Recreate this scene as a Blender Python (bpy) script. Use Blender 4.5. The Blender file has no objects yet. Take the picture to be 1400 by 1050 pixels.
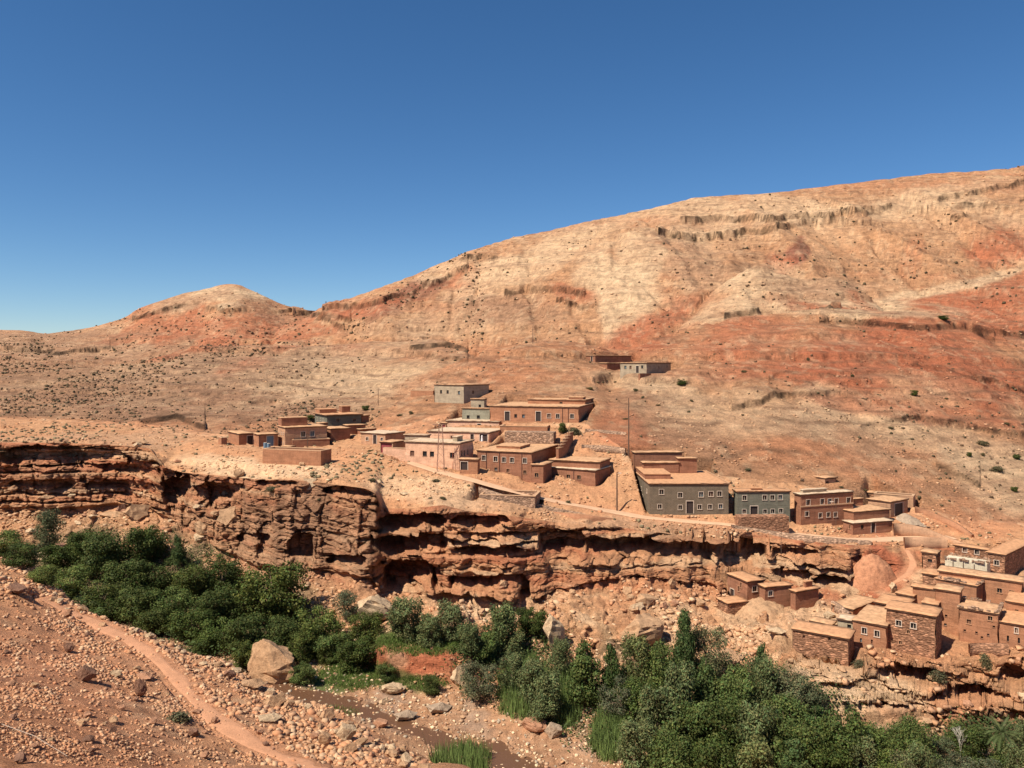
import bpy, bmesh, math, random
import numpy as np
from mathutils import Vector, Matrix, Euler

SC = bpy.context.scene
COL = SC.collection
RD = math.radians
F = 1080.0          # focal length in photo pixels (1400 wide)
HOR = 500.0         # row of the horizon in the photo
EYE = 46.0          # eye height above the lowest valley floor, metres

# ------------------------------------------------------------ camera, sky, sun, exposure
cam = bpy.data.cameras.new('camera'); cam_o = bpy.data.objects.new('camera', cam); COL.objects.link(cam_o)
cam_o.location = (0, 0, EYE); cam_o.rotation_euler = (RD(90), 0, 0)
cam.sensor_width = 36; cam.lens = 36 * F / 1400; cam.shift_y = -(525 - HOR) / 1400
cam.clip_start = .1; cam.clip_end = 20000
SC.camera = cam_o
SUN_ELEV, SUN_AZ = 53.0, -128.0      # azimuth clockwise from the view direction: from the left, slightly behind
world = bpy.data.worlds.new('World'); SC.world = world; world.use_nodes = True
wn = world.node_tree; wn.nodes.clear()
sky = wn.nodes.new('ShaderNodeTexSky'); sky.sky_type = 'NISHITA'; sky.sun_disc = False
sky.sun_elevation = RD(SUN_ELEV); sky.sun_rotation = RD(SUN_AZ); sky.altitude = 1800; sky.air_density = 1.0
sky.dust_density = 0.25; sky.ozone_density = 4.0
bg = wn.nodes.new('ShaderNodeBackground'); bg.inputs['Strength'].default_value = .075
wo = wn.nodes.new('ShaderNodeOutputWorld')
hsv = wn.nodes.new('ShaderNodeHueSaturation'); hsv.inputs['Saturation'].default_value = 1.2; hsv.inputs['Value'].default_value = 1.02
wn.links.new(sky.outputs[0], hsv.inputs['Color']); wn.links.new(hsv.outputs[0], bg.inputs[0]); wn.links.new(bg.outputs[0], wo.inputs[0])
sun = bpy.data.lights.new('sun', 'SUN'); sun.energy = 5.0; sun.angle = RD(.53); sun.color = (1, .93, .80)
sun_o = bpy.data.objects.new('sun', sun); COL.objects.link(sun_o)
_d = Vector((math.sin(RD(SUN_AZ)) * math.cos(RD(SUN_ELEV)), math.cos(RD(SUN_AZ)) * math.cos(RD(SUN_ELEV)), math.sin(RD(SUN_ELEV))))
sun_o.rotation_euler = _d.to_track_quat('Z', 'Y').to_euler(); sun_o.location = (-40, -20, 120)
SC.view_settings.view_transform = 'Standard'; SC.view_settings.look = 'None'
SC.view_settings.exposure = 0.53; SC.view_settings.gamma = 1; SC.view_settings.use_curve_mapping = False
SC.cycles.max_bounces = 6; SC.cycles.diffuse_bounces = 3; SC.cycles.transparent_max_bounces = 4

# ------------------------------------------------------------ noise
def _h(ix, iy, iz, seed):
    n = (ix.astype(np.int64) * 374761393 + iy.astype(np.int64) * 668265263 + iz.astype(np.int64) * 2147483647 + seed * 974634777) & 0xFFFFFFFF
    n = ((n ^ (n >> 13)) * 1274126177) & 0xFFFFFFFF
    n = ((n ^ (n >> 16)) * 2246822519) & 0xFFFFFFFF
    return ((n ^ (n >> 15)) & 0xFFFFFF).astype(np.float32) / np.float32(0xFFFFFF)
def n2(x, y, seed=0):
    x0 = np.floor(x); y0 = np.floor(y); fx = x - x0; fy = y - y0
    u = fx * fx * (3 - 2 * fx); v = fy * fy * (3 - 2 * fy); z = np.zeros(1, np.int64)
    a = _h(x0, y0, z, seed); b = _h(x0 + 1, y0, z, seed); c = _h(x0, y0 + 1, z, seed); d = _h(x0 + 1, y0 + 1, z, seed)
    return (a + (b - a) * u) * (1 - v) + (c + (d - c) * u) * v - .5     # -.5 .. .5
def n3(x, y, z, seed=0):
    z0 = np.floor(z); fz = z - z0; w = fz * fz * (3 - 2 * fz)
    x0 = np.floor(x); y0 = np.floor(y); fx = x - x0; fy = y - y0
    u = fx * fx * (3 - 2 * fx); v = fy * fy * (3 - 2 * fy)
    r = []
    for k in (0, 1):
        zz = z0 + k
        a = _h(x0, y0, zz, seed); b = _h(x0 + 1, y0, zz, seed); c = _h(x0, y0 + 1, zz, seed); d = _h(x0 + 1, y0 + 1, zz, seed)
        r.append((a + (b - a) * u) * (1 - v) + (c + (d - c) * u) * v)
    return r[0] + (r[1] - r[0]) * w - .5
def fb2(x, y, o=4, seed=0, g=.5):
    s = 0; a = 1
    for k in range(o):
        s = s + a * n2(x, y, seed + k * 7); x = x * 2.03 + 11.3; y = y * 2.03 - 5.7; a *= g
    return s
def fb3(x, y, z, o=3, seed=0, g=.5):
    s = 0; a = 1
    for k in range(o):
        s = s + a * n3(x, y, z, seed + k * 7); x = x * 2.03 + 11.3; y = y * 2.03 - 5.7; z = z * 2.03 + 3.1; a *= g
    return s
def ss(a, b, x):
    t = np.clip((x - a) / (b - a), 0, 1); return t * t * (3 - 2 * t)
def stones2(x, y, seed, fill=.75):
    """a field of rounded-angular stones: height 0..~.5 in cell units"""
    ix = np.floor(x); iy = np.floor(y); best = np.zeros_like(x); z = np.zeros(1, np.int64)
    for dx in (-1, 0, 1):
        for dy in (-1, 0, 1):
            cx = ix + dx; cy = iy + dy
            ox = _h(cx, cy, z, seed); oy = _h(cx, cy, z, seed + 1); r = .22 + .5 * _h(cx, cy, z, seed + 2) ** 2
            on = _h(cx, cy, z, seed + 3) < fill
            tx = _h(cx, cy, z, seed + 4) - .5; ty = _h(cx, cy, z, seed + 5) - .5
            ddx = x - cx - ox; ddy = y - cy - oy
            d = np.maximum(np.abs(ddx * (1 + tx) + ddy * ty), np.abs(ddy * (1 - tx) - ddx * ty))
            h = np.clip((r - d) / (r * .35), 0, 1); h = h * (2 - h)
            h = r * .75 * h * (1 + tx * ddx * 1.6 / r + ty * ddy * 1.6 / r)
            best = np.where(on, np.maximum(best, h), best)
    return best

def blocks2(x, y, seed, jx=.8):
    """angular fractured blocks: every cell its own offset and tilt, with a crack between cells"""
    ix = np.floor(x); iy = np.floor(y); z = np.zeros(1, np.int64)
    f1 = np.full(x.shape, 9.0); f2 = f1.copy(); off = np.zeros_like(x)
    for dx in (-1, 0, 1):
        for dy in (-1, 0, 1):
            cx = ix + dx; cy = iy + dy
            px_ = cx + .5 + jx * (_h(cx, cy, z, seed) - .5); py_ = cy + .5 + jx * (_h(cx, cy, z, seed + 1) - .5)
            ddx = x - px_; ddy = y - py_; d = np.maximum(np.abs(ddx), np.abs(ddy)) + .25 * (np.abs(ddx) + np.abs(ddy))
            v = _h(cx, cy, z, seed + 2) - .5 + (_h(cx, cy, z, seed + 3) - .5) * ddx * 1.1 + (_h(cx, cy, z, seed + 4) - .35) * ddy * 1.1
            m = d < f1; f2 = np.where(m, f1, np.minimum(f2, d)); f1 = np.where(m, d, f1); off = np.where(m, v, off)
    return off, ss(.0, .09, f2 - f1)
# ------------------------------------------------------------ terrain control lines
# every line: x in the photo -> (height row y, depth Y); depth is metres ahead of the viewer
def line(pts, sm=8):
    """pts: (x, y, Y) gives row y at depth Y; returns arrays over columns (Y, z relative to the eye)"""
    a = np.array(pts, float); xs = a[:, 0]
    y = np.interp(PX, xs, a[:, 1]); Y = np.interp(PX, xs, a[:, 2])
    if sm:
        k = np.exp(-np.linspace(-2, 2, 2 * sm + 1) ** 2); k /= k.sum()
        y = np.convolve(np.pad(y, sm, 'edge'), k, 'valid'); Y = np.convolve(np.pad(Y, sm, 'edge'), k, 'valid')
    return y, Y
inner = np.linspace(-24, 1424, 960)
PX = np.concatenate([np.linspace(-900, -30, 46), inner, np.linspace(1430, 2300, 46)])
XT = (PX - 700) / F
NC = len(PX)
def zrow(y, Y): return (HOR - y) / F * Y
def yrow(z, Y): return HOR - F * z / Y

def from_z(pts, sm=8):
    a = np.array(pts, float)
    return line([(p[0], HOR - F * p[2] / p[1], p[1]) for p in pts], sm)

bw = fb2(PX / 55, PX * 0 + 3.3, 4, 5)        # buttress wobble of the cliff in plan
wobI = 3.4 * bw + 1.2 * fb2(PX / 14, PX * 0 + 9.1, 2, 8)

L = {}
L['A'] = from_z([(-900, 5, -3.2), (2300, 5, -3.4)])
L['B'] = from_z([(-900, 20, -8.5), (-300, 22, -10.5), (0, 25, -12.7), (300, 34, -17.3), (600, 44, -22.4), (900, 43, -25), (1400, 43, -27), (2300, 43, -28)])
L['C'] = line([(-900, 740, 45), (-300, 830, 40), (0, 900, 42), (200, 945, 43), (300, 980, 42), (450, 1015, 44), (600, 1049, 44.6), (700, 1085, 45), (1000, 1150, 45), (2300, 1200, 45)])
L['D'] = line([(-900, 640, 110), (-300, 690, 85), (0, 753, 70), (40, 770, 68), (70, 800, 64), (110, 828, 60), (200, 858, 57), (300, 893, 54), (360, 925, 52), (400, 952, 50), (500, 1001, 47), (600, 1050, 45.5), (700, 1090, 46), (1000, 1160, 46), (2300, 1210, 46)], 4)
L['E'] = from_z([(-900, 120, -36), (0, 96, -37), (200, 86, -39), (300, 80, -41), (400, 75, -42), (600, 71, -43.6), (1000, 74, -45), (1400, 74, -46), (2300, 74, -46)])
L['F'] = from_z([(-900, 150, -37), (0, 128, -37.6), (200, 114, -40), (400, 100, -42), (500, 94, -42.7), (600, 88, -43.3), (700, 83.5, -43.7), (800, 80, -44), (1000, 77, -45), (1400, 78, -46), (2300, 78, -46)])
L['G'] = from_z([(-900, 153, -37), (0, 131, -37.6), (200, 117, -40), (400, 105, -42), (470, 104, -42.5), (500, 102, -42.7), (600, 96, -43.3), (700, 91, -43.7), (800, 86, -44), (1000, 81, -45), (1400, 81, -46), (2300, 81, -46)])
L['H'] = from_z([(-900, 170, -35), (0, 152, -36), (100, 150, -37), (200, 141, -38), (300, 131, -39.4), (400, 119, -41), (500, 108, -42.2), (640, 104, -42.8), (700, 104, -42), (800, 100, -42.6), (900, 98, -42.8), (1000, 97, -43.4), (1100, 97, -44), (1200, 97, -45), (1300, 96, -45.6), (1400, 96, -45.8), (2300, 96, -45.8)])
L['I'] = line([(-900, 700, 172), (0, 702, 168), (100, 697, 167), (150, 690, 166), (200, 694, 163), (240, 715, 158), (300, 752, 150), (350, 776, 144), (400, 776, 140), (450, 782, 137), (505, 792, 134), (522, 806, 137), (560, 812, 137), (606, 818, 134), (640, 822, 129), (700, 832, 127), (760, 806, 130), (830, 792, 133), (900, 790, 134), (960, 795, 135), (1000, 802, 135), (1060, 805, 134), (1140, 800, 134), (1185, 800, 134), (1230, 778, 136), (1300, 768, 138), (1400, 768, 140), (2300, 760, 140)], 3)
L['J'] = line([(-900, 600, 180), (0, 604, 172), (100, 606, 171), (150, 608, 170), (205, 613, 167), (226, 640, 161), (250, 646, 160), (300, 650, 155), (350, 655, 150), (400, 656, 146), (450, 661, 142), (500, 668, 139), (514, 675, 138), (521, 694, 141), (560, 695, 141), (606, 690, 139), (640, 699, 136), (700, 705, 136), (760, 714, 138), (830, 718, 140), (900, 728, 141), (960, 735, 141.5), (1040, 738, 142), (1060, 736, 142), (1110, 740, 141), (1180, 746, 141), (1240, 748, 142), (1400, 747, 144), (2300, 740, 146)], 4)
L['K'] = line([(-900, 580, 200), (0, 588, 190), (200, 598, 185), (300, 608, 178), (360, 616, 174), (400, 620, 170), (450, 624, 165), (520, 623, 160), (600, 643, 155), (650, 653, 152), (700, 668, 150), (750, 681, 149), (843, 698, 148), (870, 703, 147), (1000, 711, 147), (1080, 721, 147), (1160, 731, 147), (1220, 733, 147), (1300, 733, 149), (1400, 728, 151), (2300, 700, 160)])
L['L'] = line([(-900, 560, 230), (0, 570, 225), (200, 580, 220), (300, 594, 200), (400, 598, 196), (450, 592, 200), (500, 588, 203), (560, 580, 200), (600, 566, 205), (640, 566, 200), (700, 579, 188), (800, 579, 184), (860, 618, 167), (900, 638, 163), (950, 645, 162), (1000, 655, 161), (1100, 664, 161), (1200, 684, 160), (1250, 694, 159), (1320, 709, 158), (1400, 716, 158), (2300, 700, 170)])
# lower rock ledge on the right: base (M) and lip (N); elsewhere on the talus slope
HY, HYd = L['H']; IY, IYd = L['I']
zH = zrow(HY, HYd); zI = zrow(IY, IYd)
my, mY = line([(-900, 935, 99), (1085, 935, 99), (1150, 958, 98.5), (1250, 990, 98), (1400, 1012, 97.5), (2300, 1012, 97.5)], 0)
ny, nY = line([(-900, 886, 110), (1085, 886, 110), (1150, 896, 107), (1250, 910, 105), (1330, 903, 105.5), (1400, 898, 106), (2300, 896, 106)], 0)
wr = ss(1040, 1100, PX)
# red earth bank by the river (x 515..640) and grass shelf above
wb = ss(505, 520, PX) * (1 - ss(636, 665, PX))
aM = .18 + 0 * PX; aN = .5 + 0 * PX
Mz = zH + (zI - zH) * .22; MY = HYd + (IYd - HYd) * .30
Nz = zH + (zI - zH) * .52; NY = HYd + (IYd - HYd) * .62
Mz = Mz * (1 - wb) + (-39.4) * wb; MY = MY * (1 - wb) + 107.3 * wb
Nz = Nz * (1 - wb) + (-38.8) * wb; NY = NY * (1 - wb) + 117 * wb
MY = MY * (1 - wr) + mY * wr; Mz = Mz * (1 - wr) + zrow(my, mY) * wr
NY = NY * (1 - wr) + nY * wr; Nz = Nz * (1 - wr) + zrow(ny, nY) * wr
def YZ(k):
    y, Y = L[k]; return Y.copy(), zrow(y, Y)
seq = []
for k in 'ABCDEFGH': seq.append(YZ(k))
seq.append((MY, Mz)); seq.append((NY, Nz))
for k in 'IJKL':
    y, Y = L[k]
    w = {'I': 1.0, 'J': 1.0, 'K': .0, 'L': 0}[k]
    Y = Y + wobI * w
    seq.append((Y, zrow(y, Y)))
#        A-B B-C C-D D-E E-F F-G G-H H-M M-N N-I I-J  J-K  K-L
nrow = [ 8, 70, 105, 16, 12, 26, 22, 34, 110, 74, 230, 84, 56]
Ys, Zs, Z_id, T_id = [], [], [], []
for i, n in enumerate(nrow):
    (Y0, z0), (Y1, z1) = seq[i], seq[i + 1]
    for j in range(n):
        t = j / n
        Ys.append(Y0 + (Y1 - Y0) * t); Zs.append(z0 + (z1 - z0) * t); Z_id.append(i); T_id.append(t)
YY = np.array(Ys); ZZ = np.array(Zs); ZI = np.array(Z_id); TT = np.array(T_id)
# soften the profile's corners a little, except on the cliff
def smooth_rows(A, r0, r1, k):
    B = A.copy()
    for _ in range(k):
        B[r0 + 1:r1 - 1] = (B[r0:r1 - 2] + 2 * B[r0 + 1:r1 - 1] + B[r0 + 2:r1]) / 4
    return B
r_of = np.concatenate([[0], np.cumsum(nrow)])
YY = smooth_rows(YY, 0, r_of[8], 6); ZZ = smooth_rows(ZZ, 0, r_of[8], 6)

# ------------------------------------------------------------ hills beyond the village: a height field
NR_H = 330
def lay(pts, mid=None):
    y, Y = line(pts, 10); return zrow(y, Y), Y
layers = []
layers.append((lay([(-900, 520, 300), (0, 514, 300), (100, 503, 312), (200, 492, 330), (243, 479, 350), (320, 475, 370), (430, 476, 375), (500, 468, 380), (560, 466, 372), (600, 466, 350), (630, 478, 330), (650, 492, 315), (700, 520, 300), (800, 600, 280), (2300, 900, 250)]), .55, .12))
layers.append((lay([(-900, 420, 600), (-300, 438, 600), (0, 451, 600), (30, 452, 600), (60, 457, 600), (100, 452, 600), (130, 447, 600), (170, 435, 600), (185, 425, 600), (200, 418, 600), (240, 405, 600), (290, 392, 600), (310, 387, 600), (328, 389, 600), (345, 397, 600), (380, 414, 600), (400, 421, 600), (430, 430, 600), (470, 440, 590), (560, 470, 560), (800, 600, 500), (2300, 900, 500)]), .62, .15))
layers.append((lay([(-900, 900, 500), (300, 520, 500), (380, 447, 505), (425, 431, 510), (440, 420, 512), (470, 412, 515), (520, 393, 520), (560, 380, 525), (600, 362, 530), (650, 342, 535), (700, 325, 540), (750, 315, 545), (800, 303, 550), (850, 293, 555), (900, 282, 560), (950, 269, 565), (1000, 266, 570), (1050, 264, 572), (1100, 257, 575), (1200, 246, 580), (1270, 238, 585), (1330, 234, 590), (1380, 230, 595), (1400, 225, 600), (1700, 190, 600), (2300, 200, 600)]), .47, .35))
layers.append((lay([(-900, 900, 190), (440, 660, 200), (480, 592, 207), (520, 567, 217), (560, 537, 236), (600, 508, 252), (640, 490, 262), (680, 478, 270), (740, 465, 277), (790, 468, 282), (830, 478, 280), (860, 492, 272), (900, 525, 250), (950, 570, 215), (1000, 640, 190), (2300, 900, 190)]), .5, .2))
layers.append((lay([(-900, 900, 190), (780, 560, 240), (830, 500, 260), (860, 479, 275), (900, 460, 290), (960, 440, 300), (1000, 432, 305), (1050, 425, 310), (1110, 420, 312), (1200, 424, 312), (1290, 431, 310), (1340, 446, 300), (1400, 475, 285), (1500, 530, 260), (2300, 700, 230)]), .42, .1))
layers.append((lay([(-900, 900, 300), (850, 500, 360), (930, 430, 370), (980, 390, 378), (1010, 370, 380), (1035, 359, 380), (1060, 371, 380), (1095, 386, 378), (1140, 380, 378), (1170, 397, 376), (1200, 420, 372), (1300, 470, 360), (2300, 900, 300)]), .5, .4))
layers.append((lay([(-900, 900, 330), (1080, 480, 380), (1170, 432, 395), (1200, 416, 400), (1250, 405, 400), (1300, 392, 400), (1350, 380, 400), (1400, 370, 400), (1700, 330, 400), (2300, 300, 400)]), .5, .3))
Y_L, z_L = seq[-1]
tt = np.linspace(0, 1, NR_H) ** 1.12
Yend = 640.0
HYY = Y_L[None, :] * (Yend / Y_L[None, :]) ** tt[:, None]
wx = XT[None, :] * HYY
HZ = np.full_like(HYY, -1e9)
LID = np.zeros_like(HYY, int)
FEET = {1: [(-900, 500, 450), (0, 502, 450), (200, 492, 450), (320, 478, 450), (430, 474, 440), (800, 600, 400), (2300, 900, 400)],
        2: [(-900, 900, 400), (300, 540, 430), (380, 480, 430), (600, 474, 405), (650, 484, 375), (760, 478, 345), (830, 474, 335), (900, 468, 335), (1000, 435, 355), (1200, 432, 400), (1400, 400, 430), (2300, 390, 430)],
        5: [(-900, 900, 280), (850, 520, 300), (930, 460, 310), (1000, 440, 322), (1200, 432, 330), (1300, 480, 330), (2300, 900, 280)],
        6: [(-900, 900, 300), (1080, 500, 330), (1200, 436, 335), (1300, 440, 335), (1400, 448, 330), (2300, 440, 330)]}
RIDGE_D = np.full_like(HYY, 99.0)
for li, ((zr, Yr), mid, fall) in enumerate(layers):
    # per column: L -> ridge with slightly curved (concave up) front, gentle fall behind
    u = (HYY - Y_L) / (Yr - Y_L)
    wob = 1 + .10 * fb2(wx / 60, HYY / 60, 3, 20 + li)
    cur = {0: 1.25, 1: 1.15, 2: .92, 3: 1.0, 4: .95, 5: 1.15, 6: 1.1}[li]
    if li in FEET:
        fy, fY = line(FEET[li], 10); fz = zrow(fy, fY)
        u0 = np.clip((HYY - Y_L) / (fY - Y_L), 0, 1); u1 = np.clip((HYY - fY) / (Yr - fY), 0, 1)
        zf = np.where(HYY < fY, z_L + (fz - z_L) * u0, fz + (zr - fz) * u1 ** cur)
    else:
        zf = z_L + (zr - z_L) * np.clip(u, 0, 1) ** cur
    # round the crest
    back = np.clip(u - 1, 0, None) * (Yr - Y_L)
    zf = zf - back * fall - .5 * (1 - np.exp(-back / 8))
    if li == 1:   # valley between the near slope and the far cone
        pass
    m = zf > HZ
    RIDGE_D = np.where(m, np.abs(HYY - Yr) + (0 if li in (1, 2) else 25), RIDGE_D)
    k = 2.5
    hi = np.maximum(HZ, zf); lo = np.minimum(HZ, zf)
    HZ = hi - 1.3 * np.exp(-((hi - lo) / 2.2) ** 2) * ((HZ > -1e8) & (HYY > Y_L + 25)) * ss(0, 30, HYY - Y_L - 25)
    LID = np.where(m, li, LID)
far_w = ss(0, 60, HYY - Y_L) * (.25 + .75 * ss(2, 45, RIDGE_D))
# gullies running downhill, stronger on steep faces
steep = ss(.12, .5, np.gradient(HZ, axis=0) / np.maximum(np.gradient(HYY, axis=0), .01))
crest = 1 - .75 * np.exp(-((yrow(HZ, HYY) - np.minimum.accumulate(yrow(HZ, HYY), axis=0)) ** 2) / 4) * (HYY > 480)
gx = wx + 10 * fb2(wx / 45, HYY / 45, 3, 31)
rib = 1 - 2 * np.abs(fb2((wx + .25 * HYY) / 62 + .35 * fb2(wx / 60, HYY / 60, 2, 35), HYY / 420, 2, 36))
HZ = HZ + far_w * steep * (LID == 2) * ss(8, 60, RIDGE_D) * 9.0 * (rib ** 2 - .55)
rib2 = 1 - 2 * np.abs(fb2((wx - .2 * HYY) / 34 + .3 * fb2(wx / 40, HYY / 40, 2, 37), HYY / 260, 2, 38))
HZ = HZ + far_w * steep * ((LID == 4) | (LID == 3) | (LID == 1)) * ss(6, 50, RIDGE_D) * 3.4 * (rib2 ** 2 - .55)
gn = np.abs(fb2(gx / 26, HYY / 120, 4, 33)) * 2
HZ = HZ - far_w * steep * (2.6 * (1 - ss(0, .6, gn)) - .6)
HZ = HZ + far_w * (6.0 * fb2(wx / 55, HYY / 75, 4, 41, .45)) * (.35 + .65 * (HYY > 300)) * .8
HZ = HZ + far_w * (.6 + steep) * .55 * fb2(wx / 6, HYY / 9, 4, 45, .55)
HZ = HZ + far_w * .38 * fb2(wx / 2.1, HYY / 3.2, 3, 47, .65)
# strata benches following the height, gently warped
def bench(Z, x, Y, P, A, seed, w=.16):
    q = (Z + .02 * x + 2.5 * fb2(x / 60, Y / 60, 2, seed)) / P
    fq = q - np.floor(q); lay_ = np.floor(q)
    h = _h(lay_, np.zeros(1, np.int64), np.zeros(1, np.int64), seed + 3)
    on = ss(-.12, .2, fb2(x / 24, Y / 40, 3, seed + 5) + (h - .5) * .9)
    return on * A * (ss(.5 - w / 2, .5 + w / 2, fq) - fq)
HZ = HZ + far_w * bench(HZ, wx, HYY, 7.5, 2.3, 51, .22)
HZ = HZ + far_w * bench(HZ, wx, HYY, 2.6, .95, 57, .25)
# named outcrop lines (crags standing proud on the hill)
CRAG_SHADE = np.zeros_like(HYY)
def crag(pts, h, Lb, seed, nz=3.0, on=.0):
    global HZ, CRAG_SHADE
    dmin, dmax = pts[0][2], pts[0][3]
    a = np.array([p[:2] for p in pts], float)
    yl = np.interp(PX, a[:, 0], a[:, 1], left=np.nan, right=np.nan)
    ok = ~np.isnan(yl); yl = np.nan_to_num(yl)
    yl = yl[None, :] + nz * 1.3 * fb2(wx / 9, wx * 0 + seed, 5, seed, .6)
    yy = yrow(HZ, HYY)
    up = (yl - yy) * HYY / F       # metres above the line
    m = ok[None, :] & (HYY > dmin) & (HYY < dmax)
    g = ss(on - .32, on + .12, fb2(wx / 22, wx * 0 + seed + 2, 3, seed + 1))
    HZ = HZ + np.where(m, .72 * h * (.5 + .5 * g + .6 * n2(wx / 3.2, HYY / 5, seed + 4)) * g * ss(0, .6, up) * np.exp(-np.clip(up, 0, None) / Lb), 0)
    CRAG_SHADE = np.maximum(CRAG_SHADE, np.where(m, g * (1 - ss(.2, .9, np.abs(up - .3) * 400 / HYY)), 0))
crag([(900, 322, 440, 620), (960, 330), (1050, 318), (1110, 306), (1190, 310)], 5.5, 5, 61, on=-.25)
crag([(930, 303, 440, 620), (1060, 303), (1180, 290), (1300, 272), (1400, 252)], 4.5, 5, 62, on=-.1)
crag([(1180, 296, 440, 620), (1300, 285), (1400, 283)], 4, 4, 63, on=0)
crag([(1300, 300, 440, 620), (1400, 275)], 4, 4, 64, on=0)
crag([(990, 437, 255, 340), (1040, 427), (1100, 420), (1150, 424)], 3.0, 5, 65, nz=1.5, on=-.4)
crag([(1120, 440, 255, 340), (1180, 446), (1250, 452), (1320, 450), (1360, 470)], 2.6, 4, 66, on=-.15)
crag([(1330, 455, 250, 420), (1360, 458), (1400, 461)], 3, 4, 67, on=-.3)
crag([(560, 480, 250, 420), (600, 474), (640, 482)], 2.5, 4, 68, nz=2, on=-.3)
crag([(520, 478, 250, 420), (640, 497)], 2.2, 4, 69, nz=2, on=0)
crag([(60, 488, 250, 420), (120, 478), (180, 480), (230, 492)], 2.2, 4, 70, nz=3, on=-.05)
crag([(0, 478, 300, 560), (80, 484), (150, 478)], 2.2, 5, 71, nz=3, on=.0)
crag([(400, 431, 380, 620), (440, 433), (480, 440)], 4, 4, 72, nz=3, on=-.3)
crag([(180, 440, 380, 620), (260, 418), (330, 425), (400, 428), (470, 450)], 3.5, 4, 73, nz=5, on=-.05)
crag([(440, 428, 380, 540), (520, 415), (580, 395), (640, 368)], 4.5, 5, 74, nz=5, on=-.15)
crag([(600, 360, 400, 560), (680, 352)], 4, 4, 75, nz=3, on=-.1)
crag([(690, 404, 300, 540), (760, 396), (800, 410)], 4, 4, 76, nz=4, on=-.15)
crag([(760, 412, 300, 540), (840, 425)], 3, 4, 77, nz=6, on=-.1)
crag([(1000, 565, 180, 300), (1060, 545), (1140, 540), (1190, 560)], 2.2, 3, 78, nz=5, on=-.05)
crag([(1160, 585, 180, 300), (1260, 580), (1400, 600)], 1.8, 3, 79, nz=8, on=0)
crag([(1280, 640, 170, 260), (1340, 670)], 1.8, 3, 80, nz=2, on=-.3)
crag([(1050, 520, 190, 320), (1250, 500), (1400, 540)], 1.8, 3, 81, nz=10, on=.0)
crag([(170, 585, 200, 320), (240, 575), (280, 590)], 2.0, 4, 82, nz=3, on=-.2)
YY = np.vstack([YY, HYY]); ZZ = np.vstack([ZZ, HZ])
NR = YY.shape[0]; r_of = np.concatenate([r_of, [NR]])
X_ = XT[None, :] * YY
T = {k: (r_of[i], r_of[i + 1]) for i, k in enumerate(['AB', 'BC', 'CD', 'DE', 'EF', 'FG', 'GH', 'HM', 'MN', 'NI', 'IJ', 'JK', 'KL', 'HILL'])}

# ------------------------------------------------------------ relief of the near slope, valley, cliff and terrace
def rng(k0, k1): return slice(T[k0][0], T[k1][1])
# near slope: hummocks, rubble
s = rng('AB', 'DE'); x, y = X_[s], YY[s]
near_w = ss(6, 20, y)
ZZ[s] += near_w * (.9 * fb2(x / 9, y / 9, 3, 101) + .35 * fb2(x / 2.2, y / 2.2, 3, 103))
PATH_PX = [(60, 818), (100, 838), (125, 848), (150, 862), (185, 878), (215, 900), (240, 922), (258, 945), (275, 965), (295, 985), (325, 1003), (355, 1022), (400, 1040), (470, 1062)]
# river bed: boulders and pebbles; the water channel sits lower
s = rng('EF', 'GH'); x, y = X_[s], YY[s]
bank = 1 - np.exp(-((np.arange(T['EF'][0], T['GH'][1])[:, None] - (T['FG'][0] + T['FG'][1]) / 2) / 9.0) ** 2)
ZZ[s] += (.15 + .85 * bank) * (.7 * fb2(x / 7, y / 7, 3, 111) + .45 * stones2(x / 1.3, y / 1.3, 113, .55)) - .38 * (1 - bank)
# talus and ledge zones
s = rng('HM', 'NI'); x, y, z = X_[s], YY[s], ZZ[s]
rowf = np.arange(T['HM'][0], T['NI'][1])
wt = ss(T['HM'][0], T['HM'][0] + 14, rowf)[:, None]
quiet = ss(1100, 1135, PX)[None, :] * (rowf > T['NI'][0] + 4)[:, None] * .75        # the lower hamlet's ground is flatter
bo_, bc_ = blocks2(x / 2.9 + .3 * n2(y / 2, x / 3, 9), y / 2.9, 270); bs_, _q = blocks2(x / 1.05, y / 1.05, 280)
ZZ[s] += wt * (1 - quiet) * (1.5 * fb2(x / 8, y / 8, 4, 121) + 1.3 * bo_ * bc_ * ss(-.1, .2, fb2(x / 7, y / 7, 2, 122)) + .5 * bs_ + bench(z, x, y, 1.5, .9, 129, .15) + .7 * stones2(x / 2.2, y / 2.2, 127, .35))
# earth bank rills
s = rng('HM', 'HM'); x = X_[s]
ZZ[s] += wb[None, :] * 0

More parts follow.
